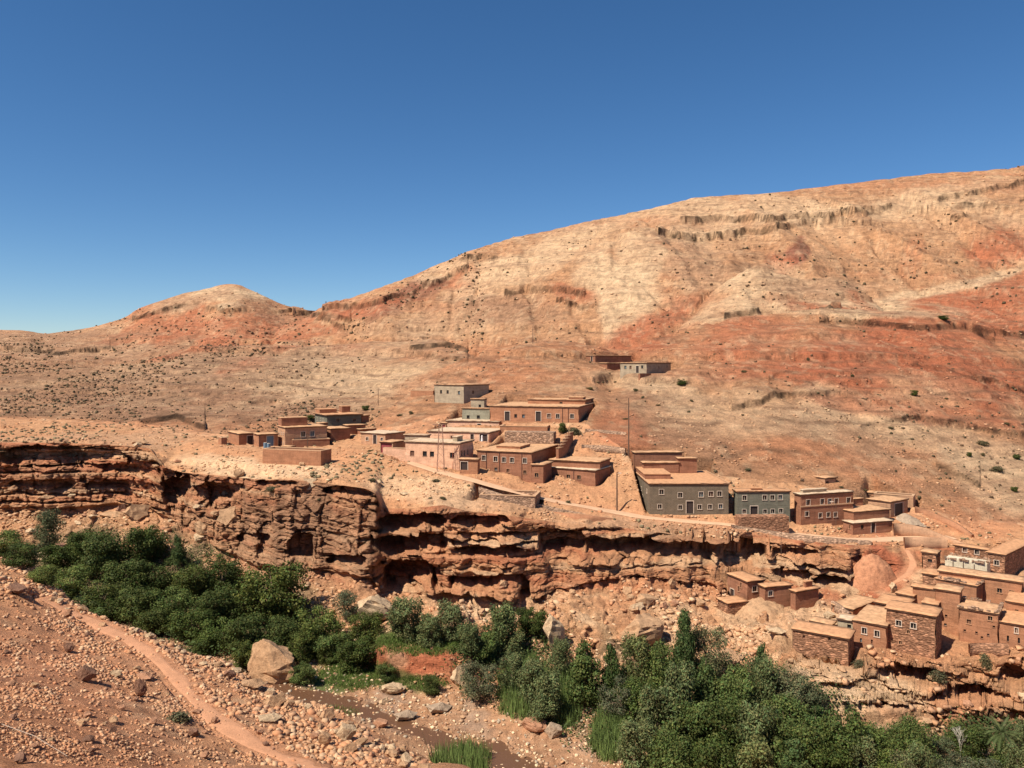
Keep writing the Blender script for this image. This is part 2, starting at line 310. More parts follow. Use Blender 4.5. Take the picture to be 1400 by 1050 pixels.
# strata displacement towards the viewer (overhangs)
rs = np.random.RandomState(7)
edges = [-60.0]
while edges[-1] < 10: edges.append(edges[-1] + rs.choice([.35, .5, .8, 1.1, 1.7, 2.6], p=[.2, .22, .2, .18, .12, .08]))
edges = np.array(edges)
def strata(x, z, seed=0, tilt=.012):
    q = z + tilt * x + .8 * fb2(x / 22, x * 0 + .5, 3, 200 + seed) + .25 * fb2(x / 4, z / 3, 2, 205 + seed)
    k = np.searchsorted(edges, q) - 1; k = np.clip(k, 0, len(edges) - 2)
    t = (q - edges[k]) / (edges[k + 1] - edges[k]); th = edges[k + 1] - edges[k]
    kk = k.astype(float)
    hard = _h(kk, kk * 0, kk * 0, 300 + seed)
    wide = 1.9 * (hard - .5) * 2 + 3.2 * n2(x / 15 + kk * 3.7, kk * 5.1, 301 + seed)
    # blocks split by vertical joints
    wj = 2.2 + 5.5 * _h(kk, kk * 0 + 4, kk * 0, 302 + seed)
    bx = x / wj + 10 * _h(kk, kk * 0 + 7, kk * 0, 303 + seed) + .25 * n2(x / 2, z / 1.4, 304)
    bk = np.floor(bx); bf = bx - bk
    blk = 1.15 * (_h(kk, bk, kk * 0, 305 + seed) - .5)
    joint = -.7 * np.exp(-np.minimum(bf, 1 - bf) * wj / .14)
    rnd = .22 * np.clip(4 * t * (1 - t), 0, 1) ** .3 * np.minimum(th, 1.0) + .25 * t
    return wide + blk + joint + rnd, q, k
# hollows and overhang caves seen in the cliff: x, y, half width, half height, depth (m)
CAVES = [(60, 625, 62, 17, 4.5), (135, 628, 45, 14, 3), (55, 668, 40, 12, 2.0), (150, 672, 30, 14, 2.2), (185, 640, 30, 14, 1.5), (240, 672, 20, 26, 5), (287, 678, 34, 17, 4.5), (312, 668, 20, 9, 2.5),
         (345, 735, 24, 8, 2.0), (412, 752, 20, 26, 3.0), (475, 765, 30, 9, 2.4), (378, 662, 30, 6, 2), (480, 672, 40, 8, 3), (560, 712, 52, 12, 5), (565, 742, 54, 15, 5.5), (556, 787, 38, 26, 6), (660, 714, 42, 9, 3.5), (668, 752, 48, 8, 3), (690, 733, 60, 6, 2.5),
         (640, 797, 30, 12, 3), (718, 815, 8, 24, 4), (765, 745, 34, 24, 5), (850, 750, 55, 18, 5), (925, 752, 46, 14, 4.5), (1000, 757, 46, 20, 5.5), (880, 795, 22, 9, 2.5), (690, 790, 26, 8, 2), (1090, 757, 30, 9, 3.5), (1085, 785, 25, 10, 2.5), (1150, 798, 48, 15, 6), (1175, 770, 12, 14, 2)]
s = rng('IJ', 'IJ'); x, y, z = X_[s], YY[s], ZZ[s]
pyv = yrow(z, y); pxv = np.broadcast_to(PX[None, :], pyv.shape)
u = np.linspace(0, 1, s.stop - s.start)[:, None]
env = ss(0, .06, u) * (1 - .75 * ss(.97, 1, u))
env = env * (1 - .8 * ss(1185, 1240, PX))[None, :]
st, q, kq = strata(x, z)
rough = .8 * fb3(x / 4.5, y / 4.5, z / 2.6, 5, 210, .55)
b_o, b_c = blocks2(x / 3.1 + .3 * n2(z / 2, x / 5, 3), z / 1.9 + .1 * x / 3.1, 230); c_o, c_c = blocks2(x / 1.2, z / .62, 240)
big_o, big_c = blocks2(x / 6.5 + .15 * n2(z / 3, x / 9, 4), z / 7.5, 250)
cave = np.zeros_like(st)
for cx, cy, rx, ry, d in CAVES:
    ex = (pxv - cx) / rx + .22 * n2(x / 3, z / 1.5, int(cx)) + .3 * b_o; ey = (pyv - cy) / ry + .3 * n2(x / 2.5, z / 2, int(cy)) + .4 * b_o + .1 * c_o
    up = np.where(ey < 0, np.abs(ey) ** 3.5, np.abs(ey) ** 1.6)
    m = 1 - ss(.75, 1.05, np.abs(ex) ** 3 + up)
    cave = np.maximum(cave, d * m * (1 - .55 * ss(-.2, 1, ey)))
massive = (ss(212, 235, pxv) * (1 - ss(500, 520, pxv)) * (1 - .8 * ss(740, 775, pyv)))      # the unbedded upper wall left of the corner
st = st * (1 - .72 * massive) + massive * (2.6 * big_o - .8 * (1 - big_c))
st = st + 1.25 * b_o - .55 * (1 - b_c) + .45 * c_o - .18 * (1 - c_c)
disp = env * (st * .85 + rough - 1.4 * cave + .5)
disp_cave = cave
YY[s] = y - disp; 
# keep heights, so rows stay where they are
ZZ[s] = z + env * .5 * fb3(x / 3, y / 3, z / 3, 3, 219)
# lower ledge on the right
s = rng('MN', 'MN'); x, y, z = X_[s], YY[s], ZZ[s]
u = np.linspace(0, 1, s.stop - s.start)[:, None]; env = ss(0, .1, u) * (1 - ss(.93, 1, u)) * ss(1050, 1110, PX)[None, :]
st, _, _ = strata(x, z * 1.6, 40, .16)
b_o, b_c = blocks2(x / 2.2, z / .9 + .2 * x / 2.2, 260); st = st + 1.5 * b_o - .5 * (1 - b_c)
CV2 = [(1130, 905, 34, 8, 3), (1165, 908, 20, 12, 3.5), (1230, 922, 36, 13, 4), (1265, 925, 22, 14, 4), (1320, 950, 36, 14, 5), (1385, 930, 20, 20, 5), (1215, 965, 40, 6, 2), (1290, 955, 20, 8, 2.5), (1150, 940, 30, 5, 1.8)]
pyv = yrow(z, y); pxv = np.broadcast_to(PX[None, :], pyv.shape); cv = np.zeros_like(st)
for cx, cy, rx, ry, d in CV2:
    ex = (pxv - cx) / rx + .3 * n2(x / 2, z, int(cx)); ey = (pyv - cy) / ry + .3 * n2(x / 2, z / 2, int(cy))
    cv = np.maximum(cv, d * (1 - ss(.7, 1.1, ex ** 2 + np.where(ey < 0, np.abs(ey) ** 3, np.abs(ey) ** 1.6))))
tb = z + .17 * x + .5 * fb2(x / 5, y / 5, 3, 221); kt = np.floor(tb / .42); ft = tb / .42 - kt
YY[s] = y - env * (st * .35 + 1.5 * (_h(kt, np.floor(x / 5 + 3 * _h(kt, kt * 0, kt * 0, 222)), kt * 0, 223) - .5) + .35 * ft + .8 * fb3(x / 3, y / 3, z / 2, 4, 220) - cv * 1.0)
# the cliff brow and the terraces above
s = rng('JK', 'KL'); x, y, z = X_[s], YY[s], ZZ[s]
n0 = T['JK'][0]; rr = np.arange(s.start, s.stop)[:, None]
wq = ss(n0, n0 + 8, rr)
ZZ[s] += wq * (.8 * fb2(x / 7, y / 9, 4, 131) + .35 * fb2(x / 1.5, y / 1.8, 3, 133))
brow = wq * (1 - ss(n0 + 30, n0 + 62, rr))
ZZ[s] += brow * (.8 * blocks2(x / 2.3, y / 2.6, 290)[0] + bench(ZZ[s], x, y, 1.9, 1.3, 139, .12))
ZZ[s] += wq * bench(ZZ[s], x, y, 2.1, .8, 149, .2) * .6

# ------------------------------------------------------------ ray from a photo pixel to the ground
YROW = None
def refresh():
    global YROW
    YROW = yrow(ZZ, YY)
refresh()
def col_of(px): return int(np.clip(np.searchsorted(PX, px), 1, NC - 1))
def hit(px, py, dmin=0.0):
    c = col_of(px); ok = (YROW[:, c] <= py) & (YY[:, c] > dmin)
    r = int(np.argmax(ok)) if ok.any() else NR - 1
    r = max(r, 1)
    y0, y1 = YROW[r - 1, c], YROW[r, c]
    t = 0 if abs(y0 - y1) < 1e-6 else min(1, max(0, (y0 - py) / (y0 - y1)))
    if abs(YY[r, c] - YY[r - 1, c]) > 6: t = 1
    Y = YY[r - 1, c] * (1 - t) + YY[r, c] * t
    X = (px - 700) / F * Y; z = ZZ[r - 1, c] * (1 - t) + ZZ[r, c] * t
    return np.array([X, Y, z])       # z relative to the eye
def ground_z(X, Y):
    """height under a plan position"""
    px = 700 + F * X / Y; c = col_of(px)
    d = np.abs(YY[:, c] - Y); r = int(np.argmin(d)); return float(ZZ[r, c])

# let the jumps of the cliff lip fade quickly behind it
_a, _b = T['JK']; _k = np.hanning(61); _k /= _k.sum()
for _r in range(_a, T['KL'][1]):
    w_ = min(1.0, (_r - _a) / 22.0)
    if w_ > 0 and _r < _b: ZZ[_r] = ZZ[_r] * (1 - w_) + np.convolve(np.pad(ZZ[_r], 30, 'edge'), _k, 'valid') * w_ * .75 + ZZ[_r] * w_ * .25
refresh()
# ------------------------------------------------------------ roads and paths pressed into the ground
def resample(P, step):
    P = np.array(P); d = np.r_[0, np.cumsum(np.linalg.norm(np.diff(P, axis=0), axis=1))]
    n = max(2, int(d[-1] / step) + 1); s_ = np.linspace(0, d[-1], n)
    Q = np.stack([np.interp(s_, d, P[:, k]) for k in range(3)], 1)
    for _ in range(6): Q[1:-1] = (Q[:-2] + 2 * Q[1:-1] + Q[2:]) / 4
    return Q
def press(Q, half, soft, drop, sl):
    """level the ground rows sl towards the line Q"""
    sub = (slice(sl[0], sl[1]), slice(None))
    Xs = XT[None, :] * YY[sub]; Yq = YY[sub]; Z = ZZ[sub]
    lo = Q.min(0) - half - soft - 1; hi = Q.max(0) + half + soft + 1
    m = (Xs > lo[0]) & (Xs < hi[0]) & (Yq > lo[1]) & (Yq < hi[1])
    ii = np.nonzero(m); px_, py_ = Xs[ii], Yq[ii]
    best = np.full(px_.shape, 1e9); bz = np.zeros(px_.shape)
    for a, b in zip(Q[:-1], Q[1:]):
        ab = b[:2] - a[:2]; L2 = (ab ** 2).sum() + 1e-9
        t = np.clip(((px_ - a[0]) * ab[0] + (py_ - a[1]) * ab[1]) / L2, 0, 1)
        d = np.hypot(px_ - a[0] - t * ab[0], py_ - a[1] - t * ab[1])
        k = d < best; best[k] = d[k]; bz[k] = (a[2] + t * (b[2] - a[2]))[k]
    w = 1 - ss(half, half + soft, best)
    Z[ii] = Z[ii] * (1 - w) + (bz - drop) * w
    ZZ[sub] = Z
ROADS = {}
def road(key, pts, width, rows, drop=.12, soft=1.2, step=1.0):
    Q = resample([hit(*p) for p in pts], step)
    press(Q, width / 2 + .15, soft, drop, rows); ROADS[key] = (Q, width)
road('footpath', PATH_PX, 1.3, (0, T['DE'][1]), .05, .5, .6)
road('village_road', [(560, 632), (600, 644), (650, 657), (700, 671), (760, 685), (843, 700), (880, 707), (940, 712), (1000, 717), (1060, 726), (1100, 731), (1150, 737), (1200, 737), (1250, 735), (1300, 734)], 3.0, (T['IJ'][0] + 150, NR), .1, 2.2)
road('hamlet_path', [(1240, 752), (1250, 768), (1243, 783), (1225, 795), (1195, 806)], 1.3, (T['NI'][0], T['JK'][1]), .05, 1.2, .6)
refresh()
# ------------------------------------------------------------ rock and soil albedo per vertex, with ledge shade painted on the crags
def lin(r, g, b):
    f = lambda c: ((c / 255 + .055) / 1.055) ** 2.4 if c > 10 else c / 255 / 12.92
    return np.array([f(r), f(g), f(b)])
SAND = np.array([.48, .262, .138]); CREAM = np.array([.63, .445, .275]); RED = np.array([.41, .135, .068]); DRED = np.array([.235, .085, .055])
BROWN = np.array([.33, .185, .110]); ORG = np.array([.47, .215, .110]); TAN = np.array([.42, .262, .160]); PATHC = np.array([.50, .245, .135])
NOISE_W = None
def paint(C, pxv, pyv, w1, w2, patches):
    for cx, cy, rx, ry, ang, col, k in patches:
        a = RD(ang); dx = pxv - cx; dy = pyv - cy
        m = (np.abs(dx) < (rx + ry) * 1.6) & (np.abs(dy) < (rx + ry) * 1.6)
        if not m.any(): continue
        ex = (dx[m] * math.cos(a) + dy[m] * math.sin(a)) / rx; ey = (-dx[m] * math.sin(a) + dy[m] * math.cos(a)) / ry
        d = np.sqrt((ex + .5 * w1[m]) ** 2 + (ey + .6 * w2[m]) ** 2)
        w = (k * (1 - ss(.6, 1.15, d)))[:, None]
        C[m] = C[m] * (1 - w) + col * w
H0 = T['HILL'][0]
X_ = XT[None, :] * YY
YROW = yrow(ZZ, YY)
PXG = np.broadcast_to(PX[None, :], YY.shape)
C = np.zeros(YY.shape + (3,), np.float32)
def mix(C, sl, w, col):
    w = np.clip(w, 0, 1)[..., None]; C[sl] = C[sl] * (1 - w) + col * w
# hills
s = slice(H0 - 40, NR); x, y, z = X_[s], YY[s], ZZ[s]
C[s] = SAND
w1 = fb2(x / 30, y / 40, 4, 401) * 1.6; w2 = fb2(x / 22 + 9, y / 30, 4, 402) * 1.6
# bedding colour bands that follow the height
q = z + .03 * x + 3 * fb2(x / 50, y / 60, 3, 403)
bd = fb2(q / 4.0, x / 300, 3, 404)
mix(C, s, ss(.05, .45, bd) * .3, CREAM); mix(C, s, ss(.05, .5, -bd) * .35, RED)
P_H = [(80, 520, 220, 60, 0, BROWN, .75), (300, 560, 240, 45, 0, BROWN, .7), (450, 520, 150, 38, -8, CREAM, .6), (300, 500, 200, 25, -5, TAN, .7), (60, 470, 140, 22, 0, TAN, .7), (250, 450, 110, 38, 10, RED, .75), (400, 452, 80, 26, 10, RED, .7), (318, 400, 55, 16, 5, CREAM, .95), (255, 412, 70, 14, -12, TAN, .8),
       (350, 420, 60, 12, 25, BROWN, .5), (130, 462, 90, 12, -5, BROWN, .6), (200, 590, 200, 16, 0, ORG, .6), (450, 420, 40, 14, 10, RED, .5),
       (560, 405, 85, 17, -22, DRED, .75), (500, 420, 60, 12, -12, RED, .8), (640, 385, 30, 30, -40, RED, .5), (600, 372, 60, 12, -22, CREAM, .5), (660, 400, 60, 18, -15, CREAM, .7), (620, 440, 130, 28, -8, TAN, .6), (700, 430, 110, 26, 4, BROWN, .65), (760, 385, 120, 34, -10, SAND, .9), (740, 345, 110, 20, -20, CREAM, .5),
       (855, 395, 60, 48, 30, CREAM, .95), (880, 350, 34, 30, 60, CREAM, .7), (838, 445, 16, 34, -15, CREAM, .75), (785, 402, 34, 12, 12, RED, .65), (900, 440, 85, 24, -28, RED, .85), (870, 462, 50, 26, -10, RED, .85),
       (1000, 290, 160, 28, -4, CREAM, .55), (1150, 300, 280, 30, -6, CREAM, .55), (1150, 340, 260, 50, -5, SAND, .7), (760, 340, 120, 30, -22, CREAM, .5), (1280, 270, 140, 25, -8, CREAM, .5), (940, 350, 60, 40, 20, TAN, .6), (1085, 352, 15, 26, 35, DRED, .95), (1065, 362, 26, 16, 15, RED, .9), (1040, 392, 70, 32, 5, CREAM, .75), (1150, 405, 80, 20, 10, TAN, .7),
       (1245, 355, 17, 36, 10, ORG, .8), (1215, 395, 60, 14, -20, SAND, .6), (1372, 335, 52, 32, -8, RED, .8), (1380, 300, 60, 12, -8, TAN, .5), (1330, 412, 110, 20, -12, RED, .85), (1390, 440, 90, 26, 0, RED, .85), (1280, 398, 140, 9, -14, CREAM, .85), (1200, 425, 140, 12, 2, CREAM, .85),
       (1000, 420, 80, 12, -25, CREAM, .7), (1180, 480, 320, 48, 2, ORG, 1.0), (1290, 500, 240, 62, 6, RED, .9), (1080, 505, 220, 46, 3, RED, .6), (1000, 460, 90, 26, -12, RED, .6), (1050, 540, 160, 26, 4, SAND, .6), (1020, 570, 110, 32, 10, CREAM, .4), (1150, 600, 110, 40, 10, TAN, .5), (1120, 570, 40, 40, 60, CREAM, .5),
       (1090, 625, 60, 25, 0, ORG, .8), (1180, 640, 80, 26, 10, ORG, .7), (1290, 600, 140, 26, 14, CREAM, .5), (1370, 650, 80, 50, 35, CREAM, .6), (1340, 700, 110, 22, 25, ORG, .5), (1270, 565, 150, 14, 6, RED, .6),
       (700, 510, 160, 36, -5, ORG, .75), (620, 530, 110, 30, -20, ORG, .7), (560, 560, 70, 22, -20, SAND, .6), (760, 490, 70, 22, 10, SAND, .6), (900, 560, 70, 40, 25, BROWN, .55), (860, 520, 70, 16, 0, CREAM, .5), (860, 590, 60, 30, 20, RED, .55), (960, 600, 70, 26, 20, BROWN, .5), (930, 540, 50, 22, 30, CREAM, .55), (610, 575, 90, 18, 0, ORG, .5)]
LIDf = LID
for li__, col__, k__ in ((0, TAN * 1.05, .55), (3, ORG, .7), (4, ORG * .6 + RED * .4, .3), (5, SAND * .6 + CREAM * .4, .6), (6, RED, .6), (1, ORG, .35)):
    ww = np.zeros(x.shape, np.float32); ww[40:] = (LIDf == li__) * k__; mix(C, s, ww * (.75 + .8 * fb2(x / 9, y / 12, 3, 430 + li__)), col__)
paint(C[s], PXG[s], YROW[s], w1, w2, P_H)
mix(C, s, ss(.1, .5, fb2(x / 12, y / 16, 4, 406)) * .2, BROWN); mix(C, s, ss(.1, .5, -fb2(x / 14, y / 18, 4, 407)) * .22, CREAM)
mix(C, s, ss(.12, .3, n2(q / 1.3, x / 120, 408)) * .28, BROWN)
mix(C, s, ss(.15, .4, fb2(x / 2.2, y / 3.5, 3, 410)) * .25, BROWN * .8); mix(C, s, ss(.15, .4, -fb2(x / 2.6, y / 4, 3, 411)) * .3, CREAM)
for P__, sd__, kk__ in ((7.0, 611, .6), (3.1, 613, .5), (1.9, 617, .4)):     # thin brown lines along the bedding
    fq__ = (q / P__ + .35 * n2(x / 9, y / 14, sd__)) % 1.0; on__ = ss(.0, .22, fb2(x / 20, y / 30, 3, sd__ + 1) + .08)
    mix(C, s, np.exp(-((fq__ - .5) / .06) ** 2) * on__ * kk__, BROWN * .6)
hs_ = slice(H0, NR); C[hs_] = C[hs_] * (1 - .78 * (CRAG_SHADE * (.5 + .5 * ss(-.2, .2, n2(X_[hs_] / 3, YY[hs_] / 6, 409))))[..., None])  # ledge shade painted as dark bands along the crag lines
# village terrace
s = slice(T['JK'][0], H0); x, y, z = X_[s], YY[s], ZZ[s]; w1 = fb2(x / 14, y / 18, 4, 411) * 1.6; w2 = fb2(x / 10, y / 12, 4, 412) * 1.6
CT = np.zeros(x.shape + (3,), np.float32); CT[:] = SAND * .97
CJ = CT
wgt = ss(-.1, .3, fb2(x / 9, y / 9, 4, 413)); CJ[:] = CJ * (1 - .35 * wgt[..., None]) + ORG * .35 * wgt[..., None]
P_T = [(120, 605, 200, 14, 0, TAN, .5), (350, 640, 120, 14, 3, CREAM, .7), (600, 670, 90, 26, 10, CREAM, .55), (700, 690, 120, 16, 3, TAN, .5), (850, 720, 100, 14, 3, TAN, .6), (980, 725, 120, 9, 3, BROWN, .5), (700, 640, 160, 20, 8, SAND, .5), (830, 600, 60, 30, 0, ORG, .7), (1205, 775, 36, 34, 0, RED, .9), (1300, 700, 120, 22, 15, ORG, .7), (1120, 745, 70, 8, 3, CREAM, .5)]
paint(CJ, PXG[s], YROW[s], w1, w2, P_T)
bl = ss(0, 40, np.arange(s.start, s.stop) - (H0 - 40))[:, None, None]
C[s] = CJ * (1 - bl) + C[s] * bl
# cliff: bedding in red-brown and buff, dark varnish streaks
s = slice(T['HM'][0], T['IJ'][1]); x, y, z = X_[s], YY[s], ZZ[s]
q = z + .8 * fb2(x / 22, x * 0 + .5, 3, 200) + .012 * x
b1 = fb2(q / .9, x / 60, 4, 421, .6); b2 = fb2(x / 9, q / 3, 4, 422)
C[s] = ORG * .5 + SAND * .5
mix(C, s, ss(.0, .5, b1) * .6, CREAM * .95); mix(C, s, ss(0, .45, -b1) * .7, RED * .95)
mix(C, s, ss(.05, .5, b2) * .5, BROWN); mix(C, s, ss(.0, .6, -b2) * .4, SAND)
stv = fb2(x / 2.2, z / 14, 3, 424)
pxc, pyc = PXG[s], YROW[s]
lw = (1 - ss(505, 530, pxc)) * ss(215, 240, pxc)
mix(C, s, (ss(.0, .35, stv) * .6) * lw, BROWN * .55); mix(C, s, .28 * lw, BROWN)
tal = 1 - ss(T['NI'][0] + 30, T['NI'][1] - 4, np.arange(s.start, s.stop))[:, None] + 0 * x
fbq = fb2(x / 6, y / 6, 4, 425)
mix(C, s, tal * .75, SAND); mix(C, s, tal * ss(0, .5, fbq) * .6, CREAM); mix(C, s, tal * ss(0.1, .5, -fbq) * .5, ORG)
w1 = fb2(x / 5, y / 5, 3, 426) * 1.6; w2 = fb2(x / 4, z / 3, 3, 427) * 1.6
P_C = [(560, 905, 75, 28, 0, RED, .95), (540, 900, 16, 22, 0, CREAM, .4), (1205, 780, 38, 36, 0, RED, .95), (700, 875, 30, 30, 0, ORG, .8), (720, 930, 50, 30, 0, RED, .5), (1130, 935, 60, 50, 20, CREAM, .55), (1210, 950, 70, 30, 15, CREAM, .7), (1330, 960, 60, 26, 0, ORG, .6), (1280, 985, 90, 20, 10, ORG, .5), (420, 730, 120, 60, 0, BROWN, .5), (60, 660, 90, 30, 0, BROWN, .25),
       (100, 720, 120, 26, 0, SAND, .6), (660, 840, 60, 14, 0, CREAM, .6), (560, 770, 60, 30, 0, ORG, .4), (900, 800, 140, 24, 0, ORG, .5), (1100, 850, 80, 30, 0, CREAM, .5)]
paint(C[s], PXG[s], YROW[s], w1, w2, P_C)
# valley floor, bed and near slope
s = slice(0, T['HM'][0] + 6); x, y, z = X_[s], YY[s], ZZ[s]
f1 = fb2(x / 5, y / 5, 4, 431); f2 = fb2(x / 1.2, y / 1.2, 4, 432)
CN = np.zeros(x.shape + (3,), np.float32); CN[:] = (SAND * .55 + ORG * .45) * 1.08
def m2(w, col): 
    w = np.clip(w, 0, 1)[..., None]; CN[:] = CN * (1 - w) + col * w
m2(ss(-.05, .4, f1) * .5, BROWN * 1.3); m2(ss(.0, .45, -f1) * .45, SAND); m2(ss(.05, .5, f2) * .4, BROWN); m2(ss(.1, .5, -f2) * .35, CREAM)
near_dark = (1 - ss(55, 260, PXG[s] + (900 - YROW[s]) * .4)) * ss(800, 900, YROW[s]); m2(near_dark * .3, RED)
m2(ss(1.5, 6, -(yrow(z, y) * 0 + 6 - np.abs(PXG[s] * 0))) * 0, SAND)
br = np.arange(s.start, s.stop)[:, None]
bedw = ss(T['DE'][0] + 8, T['EF'][0] + 4, br) + 0 * x
m2(bedw, SAND * .5 + BROWN * .5); m2(bedw * ss(-.1, .4, f2) * .6, TAN * 1.1); m2(bedw * ss(.1, .5, f1) * .5, np.array([.30, .24, .19])); 
wet = np.exp(-((br - (T['FG'][0] + T['FG'][1]) / 2) / 17.0) ** 2) + 0 * x; m2(wet * .42, np.array([.17, .09, .055]))
e = slice(T['HM'][0], T['HM'][0] + 6)
C[s] = CN
GRASSC = np.array([.075, .115, .03]); SOIL = np.array([.17, .13, .075])
# soil and turf under the trees of the valley
s = slice(T['DE'][0] + 10, T['IJ'][0] + 5); x, y = X_[s], YY[s]; w1 = fb2(x / 6, y / 6, 4, 441) * 1.6; w2 = fb2(x / 5, y / 7, 4, 442) * 1.6
P_G = [(150, 790, 190, 70, 15, SOIL, .8), (330, 850, 130, 60, 10, SOIL, .8), (420, 890, 70, 18, 0, GRASSC, .8), (580, 878, 80, 16, 2, GRASSC, .9), (480, 925, 60, 22, -4, GRASSC, .85), (560, 935, 50, 14, 0, GRASSC * .8 + SOIL * .2, .8), (440, 975, 45, 9, 14, GRASSC, .7), (760, 930, 60, 40, 0, SOIL, .5), (930, 970, 160, 80, 10, SOIL, .8), (1150, 1030, 180, 40, 0, SOIL, .8), (1350, 1010, 90, 30, 0, SOIL, .7), (390, 960, 30, 14, 0, TAN, .5)]
paint(C[s], PXG[s], YROW[s], w1, w2, P_G)
for key in ROADS:     # worn earth on the roads
    Q, wd = ROADS[key]
    for q3 in Q[::2]:
        r_ = wd * .75 + 1.2
        m = (np.abs(X_ - q3[0]) < r_) & (np.abs(YY - q3[1]) < r_) if key != 'x' else None
        ii = np.nonzero(m)
        d = np.hypot(X_[ii] - q3[0], YY[ii] - q3[1]); w = ((1 - ss(wd * .45, r_, d)) * .45 * (np.abs(ZZ[ii] - q3[2]) < 1.2))[:, None]
        C[ii] = C[ii] * (1 - w) + PATHC * w
C = C * np.array([1.03, .975, .935], np.float32)
C = np.clip(C * (1 + .10 * fb2(X_ / 1.7, YY / 1.7, 3, 451)[..., None]), .01, .8).astype(np.float32)

# ------------------------------------------------------------ materials
def nodes(name):
    m = bpy.data.materials.new(name); m.use_nodes = True; nt = m.node_tree
    p = nt.nodes['Principled BSDF']; p.inputs['Roughness'].default_value = .95; p.inputs['Specular IOR Level'].default_value = .15
    return m, nt, p
def add(nt, t, **kw):
    n = nt.nodes.new(t)
    for k, v in kw.items(): setattr(n, k, v)
    return n
def noise_n(nt, vec, scale, detail=5, rough=.6, stretch=None):
    n = add(nt, 'ShaderNodeTexNoise'); n.inputs['Scale'].default_value = scale; n.inputs['Detail'].default_value = detail; n.inputs['Roughness'].default_value = rough
    if stretch:
        mp = add(nt, 'ShaderNodeMapping'); mp.inputs['Scale'].default_value = stretch; nt.links.new(vec, mp.inputs[0]); vec = mp.outputs[0]
    nt.links.new(vec, n.inputs['Vector']); return n.outputs['Fac']
def ramp(nt, fac, stops):
    r = add(nt, 'ShaderNodeValToRGB'); cr = r.color_ramp
    while len(cr.elements) < len(stops): cr.elements.new(.5)
    for e, (p, c) in zip(cr.elements, stops):
        e.position = p; e.color = (*c, 1) if hasattr(c, '__len__') else (c, c, c, 1)
    nt.links.new(fac, r.inputs[0]); return r.outputs[0]
def mulc(nt, a, b, f=1.0, mode='MULTIPLY'):
    m = add(nt, 'ShaderNodeMixRGB', blend_type=mode); m.inputs[0].default_value = f
    nt.links.new(a, m.inputs[1]); nt.links.new(b, m.inputs[2]); return m.outputs[0]
def bump(nt, h, dist, strength=1.0, nrm=None):
    b = add(nt, 'ShaderNodeBump'); b.inputs['Distance'].default_value = dist; b.inputs['Strength'].default_value = strength
    nt.links.new(h, b.inputs['Height'])
    if nrm: nt.links.new(nrm, b.inputs['Normal'])
    return b.outputs[0]
def ground_mat(name, s1, s2, d1, d2, band=0, var=.35):
    m, nt, p = nodes(name)
    geo = add(nt, 'ShaderNodeNewGeometry'); pos = geo.outputs['Position']
    at = add(nt, 'ShaderNodeVertexColor'); at.layer_name = 'col'
    a = noise_n(nt, pos, s1, 8, .72); b = noise_n(nt, pos, s2, 6, .7)
    c = mulc(nt, at.outputs[0], ramp(nt, a, [(.3, 1 - var), (.5, 1), (.72, 1 + var * .8)]), 1)
    c = mulc(nt, c, ramp(nt, b, [(.3, 1 - var), (.5, 1), (.7, 1 + var * .7)]), 1)
    nrm = bump(nt, a, d1); nrm = bump(nt, b, d2, 1, nrm)
    if band:
        n3_ = noise_n(nt, pos, 1.0, 7, .75, (.16, .16, band)); c = mulc(nt, c, ramp(nt, n3_, [(.35, .72), (.5, 1), (.65, 1.15)]), 1)
        nrm = bump(nt, n3_, .35, 1, nrm)
    nt.links.new(c, p.inputs['Base Color']); nt.links.new(nrm, p.inputs['Normal']); return m
M = {}
M['near'] = ground_mat('stony_earth', 1.6, 9, .35, .06)
M['bed'] = ground_mat('river_gravel', 1.2, 6, .3, .1)
M['talus'] = ground_mat('scree', .8, 4, .6, .15, 1.1)
M['cliff'] = ground_mat('sandstone', .7, 3.5, .6, .18, 2.6, .3)
M['terrace'] = ground_mat('dusty_terrace', .8, 4, .45, .12)
M['hill'] = ground_mat('hill_marl', .3, 2.2, 1.6, .6, .8, .38)

# ------------------------------------------------------------ mesh helpers
def tag(o, label=None, cat=None, group=None, kind=None):
    if label: o['label'] = label
    if cat: o['category'] = cat
    if group: o['group'] = group
    if kind: o['kind'] = kind
    return o
def np_mesh(name, V, Fc, mat=None, smooth=False, colors=None):
    me = bpy.data.meshes.new(name); V = np.ascontiguousarray(V, np.float32); Fc = np.ascontiguousarray(Fc, np.int32); k = Fc.shape[1]
    me.vertices.add(len(V)); me.vertices.foreach_set('co', V.ravel())
    me.loops.add(Fc.size); me.loops.foreach_set('vertex_index', Fc.ravel())
    me.polygons.add(len(Fc)); me.polygons.foreach_set('loop_start', np.arange(0, Fc.size, k, dtype=np.int32)); me.polygons.foreach_set('loop_total', np.full(len(Fc), k, np.int32))
    if smooth: me.polygons.foreach_set('use_smooth', np.ones(len(Fc), bool))
    me.update()
    if colors is not None:
        a = me.color_attributes.new('col', 'FLOAT_COLOR', 'POINT')
        a.data.foreach_set('color', np.concatenate([colors, np.ones((len(colors), 1))], 1).astype(np.float32).ravel())
    if mat: me.materials.append(mat)
    return me
def link(name, me, parent=None, loc=None):
    o = bpy.data.objects.new(name, me); COL.objects.link(o)
    if parent: o.parent = parent
    if loc is not None: o.location = loc
    return o
